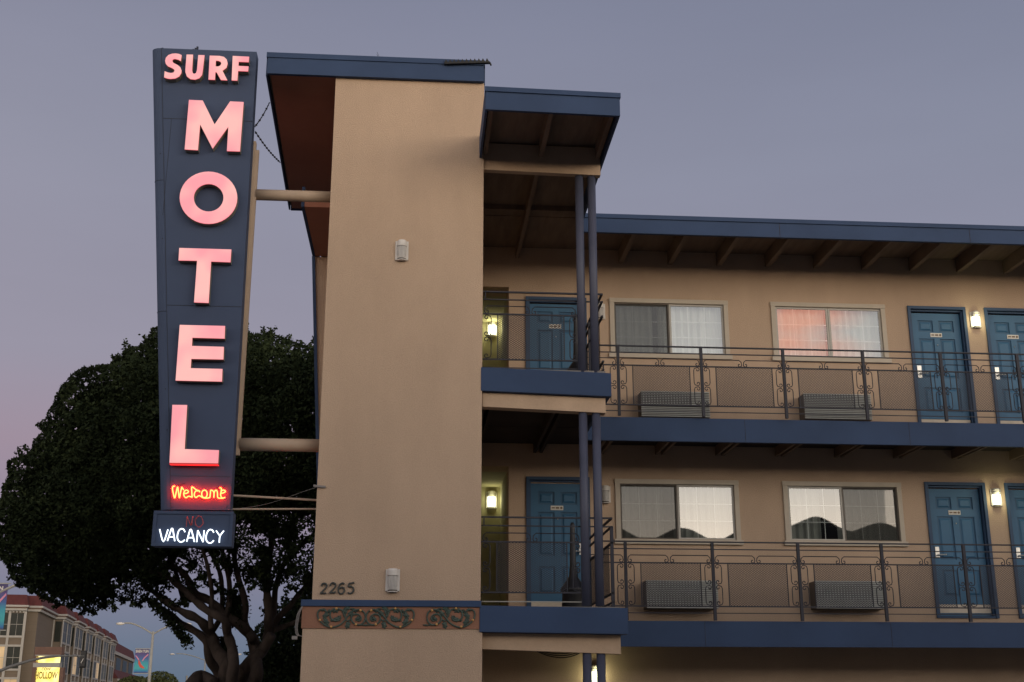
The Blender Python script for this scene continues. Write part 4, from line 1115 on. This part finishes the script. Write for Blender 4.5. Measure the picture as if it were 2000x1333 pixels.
for i in range(8):
    a = s_bays+(s_e-s_bays)*(i+.5)/8; m.box(1.5, 1.85, a-.5, a+.5, 4.0, 4.5); m.box(1.5, 1.7, a-.2, a+.2, 0, 4.0)
m.build('porch_trim', HTRIM, H)

# --- lit inn sign
DS = 104.0
IS = thing('inn_sign', 'lit yellow HOLLOW box sign under a brown cap in front of the hotel', 'sign', tuple(at(90, 1333, DS)))
def rectat(px0, px1, py0, py1, Y, th, name, m, parent, mi=0):
    a = at(px0, py1, Y); b = at(px1, py0, Y); return MB().box(a.x, b.x, Y, Y+th, a.z, b.z).build(name, m, parent)
rectat(67, 121, 1264, 1279, DS-.1, .9, 'cap', BROWN, IS); rectat(69, 118, 1279, 1281.5, DS-.05, .8, 'cap_trim', HTRIM, IS)
rectat(70, 114.5, 1282, 1294.5, DS, .6, 'upper_panel', YELSIGN, IS); rectat(64, 117, 1295, 1303.5, DS-.05, .7, 'divider', POLEG, IS)
rectat(66.5, 113.5, 1304, 1352, DS, .6, 'lower_panel', YELSIGN, IS)
rectat(63, 66, 1282, 1400, DS, .6, 'frame_post', BROWN, IS); rectat(114.8, 117, 1304, 1400, DS, .6, 'frame_post', BROWN, IS)
def text_mesh(s, size, loc, mat_, parent, name, rotz=0, ext=.004, bold=0.0, sxx=1.0):
    cu = bpy.data.curves.new(name, 'FONT'); cu.body = s; cu.size = size; cu.align_x = 'CENTER'; cu.align_y = 'CENTER'; cu.extrude = ext; cu.offset = bold
    tmp = bpy.data.objects.new('tmp', cu); COL.objects.link(tmp)
    dg = bpy.context.evaluated_depsgraph_get(); me = bpy.data.meshes.new_from_object(tmp.evaluated_get(dg))
    bpy.data.objects.remove(tmp)
    me.materials.clear(); me.materials.append(mat_)
    M_ = Matrix.Translation(Vector(loc)) @ Matrix.Rotation(rotz, 4, 'Z') @ Matrix.Rotation(PI/2, 4, 'X') @ Matrix.Diagonal((sxx, 1, 1, 1))
    me.transform(M_)
    o = bpy.data.objects.new(name, me); COL.objects.link(o); o.parent = parent; o.matrix_parent_inverse = WORLD[parent.name].inverted()
    return o
q = at(90, 1320, DS-.02); text_mesh('HOLLOW', .74, (q.x, DS-.02, q.z), YINK, IS, 'lettering', bold=.015, sxx=.54)
q = at(90, 1307.5, DS-.02); text_mesh('COW', .28, (q.x, DS-.02, q.z), YINK, IS, 'lettering', bold=.008)
ld = bpy.data.lights.new('sign_glow', 'POINT'); ld.energy = 260; ld.color = (1, .75, .12); ld.shadow_soft_size = .4
lo = bpy.data.objects.new('sign_glow', ld); COL.objects.link(lo); lo.parent = IS; lo.matrix_parent_inverse = WORLD[IS.name].inverted(); q = at(50, 1318, DS+4); lo.location = q

# --- street lamps with banners
def lamp_post(px, ptop, D, label, span=55, ppm=None, banner=True, ext=.15):
    g = 'double armed street lamps down the cross street'
    top = at(px, ptop, D); foot = Vector((top.x, D, 0))
    t = thing('street_lamp', label, 'street lamp', tuple(foot), g)
    MB().tube([foot, (top.x, D, top.z+ext)], [.17, .11], 12).build('pole', POLEG, t, smooth=True)
    for s_ in (-1, 1):
        k = D/2480.0
        L_ = span*k
        pts = [(top.x, D, top.z-.1), (top.x+s_*L_*.3, D, top.z+.45), (top.x+s_*L_*.62, D, top.z+.85), (top.x+s_*L_*.85, D, top.z+.90)]
        MB().tube(smooth_curve(pts, 5), .07, 8).build('arm', POLEG, t, smooth=True)
        hx = top.x+s_*L_*.97
        MB().ball((hx, D, top.z+.84), .42, 10, 0, (1.0, .4, .33)).build('lamp_head', FIXT, t, smooth=True)
    return t, top
def banner(x1, D, z1, w_, h_, word, label, post, cut=False):
    t = thing('street_banner', label, 'banner', (x1-w_/2, D, z1-h_), 'blue figure banners on the lamp posts')
    x0 = x1-w_
    MB().box(x0, x1, D-.03, D+.0, z1-h_, z1).build('cloth', BANNER, t)
    fg = mat('banner_red', (.55, .09, .06), .8); pk = mat('banner_pink', (.6, .25, .36), .8)
    f_ = MB(); sc = w_
    body_ = [(.28,.56),(.38,.50),(.5,.36),(.72,.24),(.78,.20),(.62,.19),(.42,.24),(.28,.38)]
    f_.prism([(x0+a*w_, z1-h_+b*h_) for a, b in body_], D-.045, D-.032); f_.build('printed_figure', fg, t)
    f_ = MB(); f_.prism([(x0+a*w_, z1-h_+b*h_) for a, b in [(.02,.72),(.08,.73),(.32,.58),(.28,.53)]], D-.047, D-.034)
    f_.prism([(x0+a*w_, z1-h_+b*h_) for a, b in [(.52,.50),(.68,.66),(.95,.80),(.97,.75),(.74,.62),(.58,.49)]], D-.047, D-.034)
    f_.build('printed_sash', pk, t)
    text_mesh(word, w_*.27, ((x0+x1)/2, D-.034, z1-.10*h_), PLATE, t, 'lettering', bold=.01, sxx=.72 if len(word) > 4 else 1.0)
    MB().box(x0-.03, x1+.14, D-.02, D+.02, z1+.01, z1+.06).box(x0-.03, x1+.14, D-.02, D+.02, z1-h_-.06, z1-h_-.01).build('bracket', POLEG, t)
tl, top = lamp_post(299, 1237, 118, 'double armed street lamp carrying a banner right of the hotel', 66)
a = at(265, 1268, 118); b = at(288, 1315, 118)
banner(b.x, 118, a.z, b.x-a.x, a.z-b.z, 'SHEN YUN', 'small blue banner with a red dancing figure reading SHEN YUN on the middle lamp post', tl)
lamp_post(401, 1289, 200, 'most distant double armed street lamp seen just left of the fig trunk', 66)
tl, top = lamp_post(-26, 1168, 66, 'nearest street lamp mostly outside the left edge of the photo', 118, ext=1.3)
a = at(-26, 1141, 66); b = at(7, 1230, 66)
t_w = b.x-a.x-.1
banner(b.x-.02, 66, a.z, t_w, a.z-b.z, 'YUN', 'large blue banner ending in YUN cut off by the left edge of the photo', tl)
# rod pole far off
q = at(365, 1322, 210); tag(MB().tube([(q.x, 210, 0), (q.x, 210, q.z)], .16, 8).ball((q.x, 210, q.z), .2, 8, 0, (1, 1, 1)).build('bollard_pole', POLEG), 'tiny plain grey pole far down the street left of the fig trunk', 'pole')
# --- traffic signal on a mast arm
DT = 74.0
MASTM = mat('mast_grey', (.13, .13, .125), .6)
TS = thing('traffic_signal', 'dark traffic signal seen from behind on a curved grey mast arm', 'traffic light', (at(-60, 1370, DT).x, DT, 0))
pts = [at(-60, 1345, DT), at(0, 1311, DT), at(35, 1298, DT), at(70, 1288, DT), at(105, 1282.5, DT), at(140, 1281.5, DT), at(165, 1281.5, DT)]
MB().tube(smooth_curve([tuple(p) for p in pts], 4), [.09]*9+[.075]*8+[.055]*8, 10).build('mast_arm', MASTM, TS, smooth=True)
q = at(-60, 1345, DT); MB().tube([(q.x, DT, 0), (q.x, DT, q.z+.4)], .13, 10).build('pole', POLEG, TS)
a, b = at(154, 1305, DT), at(169.5, 1271, DT)
MB().box(a.x, b.x, DT+.08, DT+.12, a.z, b.z).build('back_board', CABLE, TS)
hd = MB(); cx = (a.x+b.x)/2
hd.box(cx-.14, cx+.14, DT-.05, DT+.079, a.z+.06, b.z-.06)
hd.build('signal_housing', BLACKP, TS, bevel=.02)
for k in range(3):
    z = a.z+.22+k*((b.z-a.z)-.4)/2
    MB().tube([(cx, DT+.12, z), (cx, DT+.32, z)], .11, 12).build('visor', BLACKP, TS)
q = at(160, 1292, DT-.1); MB().bar((cx-.06, DT-.09, q.z-.1), (cx+.05, DT-.09, q.z+.15), .05, .03).build('bracket', FIXT, TS)

# ================================================================== CAMERA, SKY, LIGHT
cam = bpy.data.cameras.new('Camera'); co = bpy.data.objects.new('Camera', cam); COL.objects.link(co)
cam.sensor_fit = 'HORIZONTAL'; cam.sensor_width = 36; cam.lens = FPX/2000*36; cam.clip_end = 5000; cam.clip_start = .1
co.location = (0, 0, CZ)
rotm = Matrix((( RV.x, UV.x, -FV.x), (RV.y, UV.y, -FV.y), (RV.z, UV.z, -FV.z)))
co.rotation_euler = rotm.to_euler()
scn.camera = co

wd = bpy.data.worlds.new('World'); scn.world = wd; wd.use_nodes = True
nt = wd.node_tree; nt.nodes.clear(); N = nt.nodes.new; Lk = nt.links.new
out = N('ShaderNodeOutputWorld'); bg = N('ShaderNodeBackground')
tc = N('ShaderNodeTexCoord'); sp = N('ShaderNodeSeparateXYZ'); Lk(tc.outputs['Generated'], sp.inputs[0])
asin = N('ShaderNodeMath'); asin.operation = 'ARCSINE'; Lk(sp.outputs['Z'], asin.inputs[0])
el = N('ShaderNodeMath'); el.operation = 'DIVIDE'; el.inputs[1].default_value = PI/2; Lk(asin.outputs[0], el.inputs[0])
def ramp(stops, src):
    r = N('ShaderNodeValToRGB'); e = r.color_ramp.elements
    e[0].position = stops[0][0]; e[0].color = (*stops[0][1], 1); e[1].position = stops[-1][0]; e[1].color = (*stops[-1][1], 1)
    for p, c in stops[1:-1]: k = e.new(p); k.color = (*c, 1)
    Lk(src, r.inputs['Fac']); return r.outputs['Color']
D_ = 90.0
east = ramp([(0, S(92,112,132)), (2.0/D_, S(102,118,140)), (4.5/D_, S(120,124,147)), (8/D_, S(146,134,154)), (11/D_, S(156,141,157)), (15/D_, S(150,147,164)), (24/D_, S(143,145,163)), (33/D_, S(129,133,154)), (60/D_, S(106,114,140)), (1, S(98,108,136))], el.outputs[0])
west = ramp([(0, (4.2,3.25,2.4)), (5/D_, (3.9,3.2,2.45)), (10/D_, (2.15,2.0,1.78)), (15/D_, (1.55,1.5,1.45)), (25/D_, (.68,.70,.75)), (45/D_, (.27,.31,.40)), (1, (.13,.15,.22))], el.outputs[0])
# azimuth blend: toward -Y is the sunset side
mr = N('ShaderNodeMapRange'); mr.inputs['From Min'].default_value = .35; mr.inputs['From Max'].default_value = -.75; mr.interpolation_type = 'SMOOTHSTEP'
Lk(sp.outputs['Y'], mr.inputs['Value'])
mx = N('ShaderNodeMix'); mx.data_type = 'RGBA'; Lk(mr.outputs[0], mx.inputs[0]); Lk(east, mx.inputs[6]); Lk(west, mx.inputs[7])
# sunset clouds on that side
mp = N('ShaderNodeMapping'); mp.inputs['Scale'].default_value = (3.2, 3.2, 9.0); mp.inputs['Location'].default_value = (1.3, .4, .9); Lk(tc.outputs['Generated'], mp.inputs['Vector'])
cn = N('ShaderNodeTexNoise'); cn.inputs['Scale'].default_value = 1.7; cn.inputs['Detail'].default_value = 6; Lk(mp.outputs[0], cn.inputs['Vector'])
cr = N('ShaderNodeMapRange'); cr.inputs['From Min'].default_value = .47; cr.inputs['From Max'].default_value = .60; Lk(cn.outputs['Fac'], cr.inputs['Value'])
cm = N('ShaderNodeMath'); cm.operation = 'MULTIPLY'; Lk(cr.outputs[0], cm.inputs[0])
band = N('ShaderNodeMapRange'); band.inputs['From Min'].default_value = 13.5/D_; band.inputs['From Max'].default_value = 16/D_; Lk(el.outputs[0], band.inputs['Value'])
cm2 = N('ShaderNodeMath'); cm2.operation = 'MULTIPLY'; Lk(cm.outputs[0], cm2.inputs[0]); Lk(band.outputs[0], cm2.inputs[1])
Lk(mr.outputs[0], cm.inputs[1])
xr = N('ShaderNodeMapRange'); xr.inputs['From Min'].default_value = .25; xr.inputs['From Max'].default_value = .29; Lk(sp.outputs['X'], xr.inputs['Value'])
xr2 = N('ShaderNodeMapRange'); xr2.inputs['From Min'].default_value = .362; xr2.inputs['From Max'].default_value = .325; Lk(sp.outputs['X'], xr2.inputs['Value'])
cm4 = N('ShaderNodeMath'); cm4.operation = 'MULTIPLY'; Lk(cm2.outputs[0], cm4.inputs[0]); Lk(xr2.outputs[0], cm4.inputs[1])
cm3 = N('ShaderNodeMath'); cm3.operation = 'MULTIPLY'; Lk(cm4.outputs[0], cm3.inputs[0]); Lk(xr.outputs[0], cm3.inputs[1])
mx2 = N('ShaderNodeMix'); mx2.data_type = 'RGBA'; Lk(cm3.outputs[0], mx2.inputs[0]); Lk(mx.outputs[2], mx2.inputs[6]); mx2.inputs[7].default_value = (2.4, 1.0, .70, 1)
sky = N('ShaderNodeTexSky'); sky.sky_type = 'NISHITA'; sky.sun_disc = False; sky.sun_elevation = math.radians(3); sky.sun_rotation = math.radians(160)
ad = N('ShaderNodeMix'); ad.data_type = 'RGBA'; ad.blend_type = 'ADD'; ad.inputs[0].default_value = .004
Lk(mx2.outputs[2], ad.inputs[6]); Lk(sky.outputs[0], ad.inputs[7])
ax = N('ShaderNodeMapRange'); ax.inputs['From Min'].default_value = -.35; ax.inputs['From Max'].default_value = .5; Lk(sp.outputs['X'], ax.inputs['Value'])
tn = N('ShaderNodeMix'); tn.data_type = 'RGBA'; tn.inputs[6].default_value = (1.04, 1.01, 1.0, 1); tn.inputs[7].default_value = (.88, .91, .94, 1); Lk(ax.outputs[0], tn.inputs[0])
ml = N('ShaderNodeMix'); ml.data_type = 'RGBA'; ml.blend_type = 'MULTIPLY'; ml.inputs[0].default_value = 1; sn = N('ShaderNodeTexNoise'); sn.inputs['Scale'].default_value = 2.2; sn.inputs['Detail'].default_value = 5
sm_ = N('ShaderNodeMapping'); sm_.inputs['Scale'].default_value = (1, 1, 5); Lk(tc.outputs['Generated'], sm_.inputs['Vector']); Lk(sm_.outputs[0], sn.inputs['Vector'])
sr = N('ShaderNodeMapRange'); sr.inputs['From Min'].default_value = .3; sr.inputs['From Max'].default_value = .7; sr.inputs['To Min'].default_value = .97; sr.inputs['To Max'].default_value = 1.03; Lk(sn.outputs['Fac'], sr.inputs['Value'])
vs = N('ShaderNodeVectorMath'); vs.operation = 'SCALE'; Lk(ad.outputs[2], vs.inputs[0]); Lk(sr.outputs[0], vs.inputs['Scale'])
Lk(vs.outputs[0], ml.inputs[6]); Lk(tn.outputs[2], ml.inputs[7])
Lk(ml.outputs[2], bg.inputs['Color']); bg.inputs['Strength'].default_value = 1.0; Lk(bg.outputs[0], out.inputs[0])

sl = bpy.data.lights.new('Sun', 'SUN'); sl.energy = .95; sl.angle = math.radians(34); sl.color = (1, .84, .66)
so = bpy.data.objects.new('Sun', sl); COL.objects.link(so)
so.rotation_euler = Vector((.80, -1, .17)).to_track_quat('Z', 'Y').to_euler()

scn.view_settings.view_transform = 'Standard'; scn.view_settings.look = 'None'; scn.view_settings.gamma = 1; scn.view_settings.exposure = 0
scn.cycles.use_denoising = True
scn.cycles.max_bounces = 8; scn.cycles.transparent_max_bounces = 12
scn.cycles.sample_clamp_indirect = 4
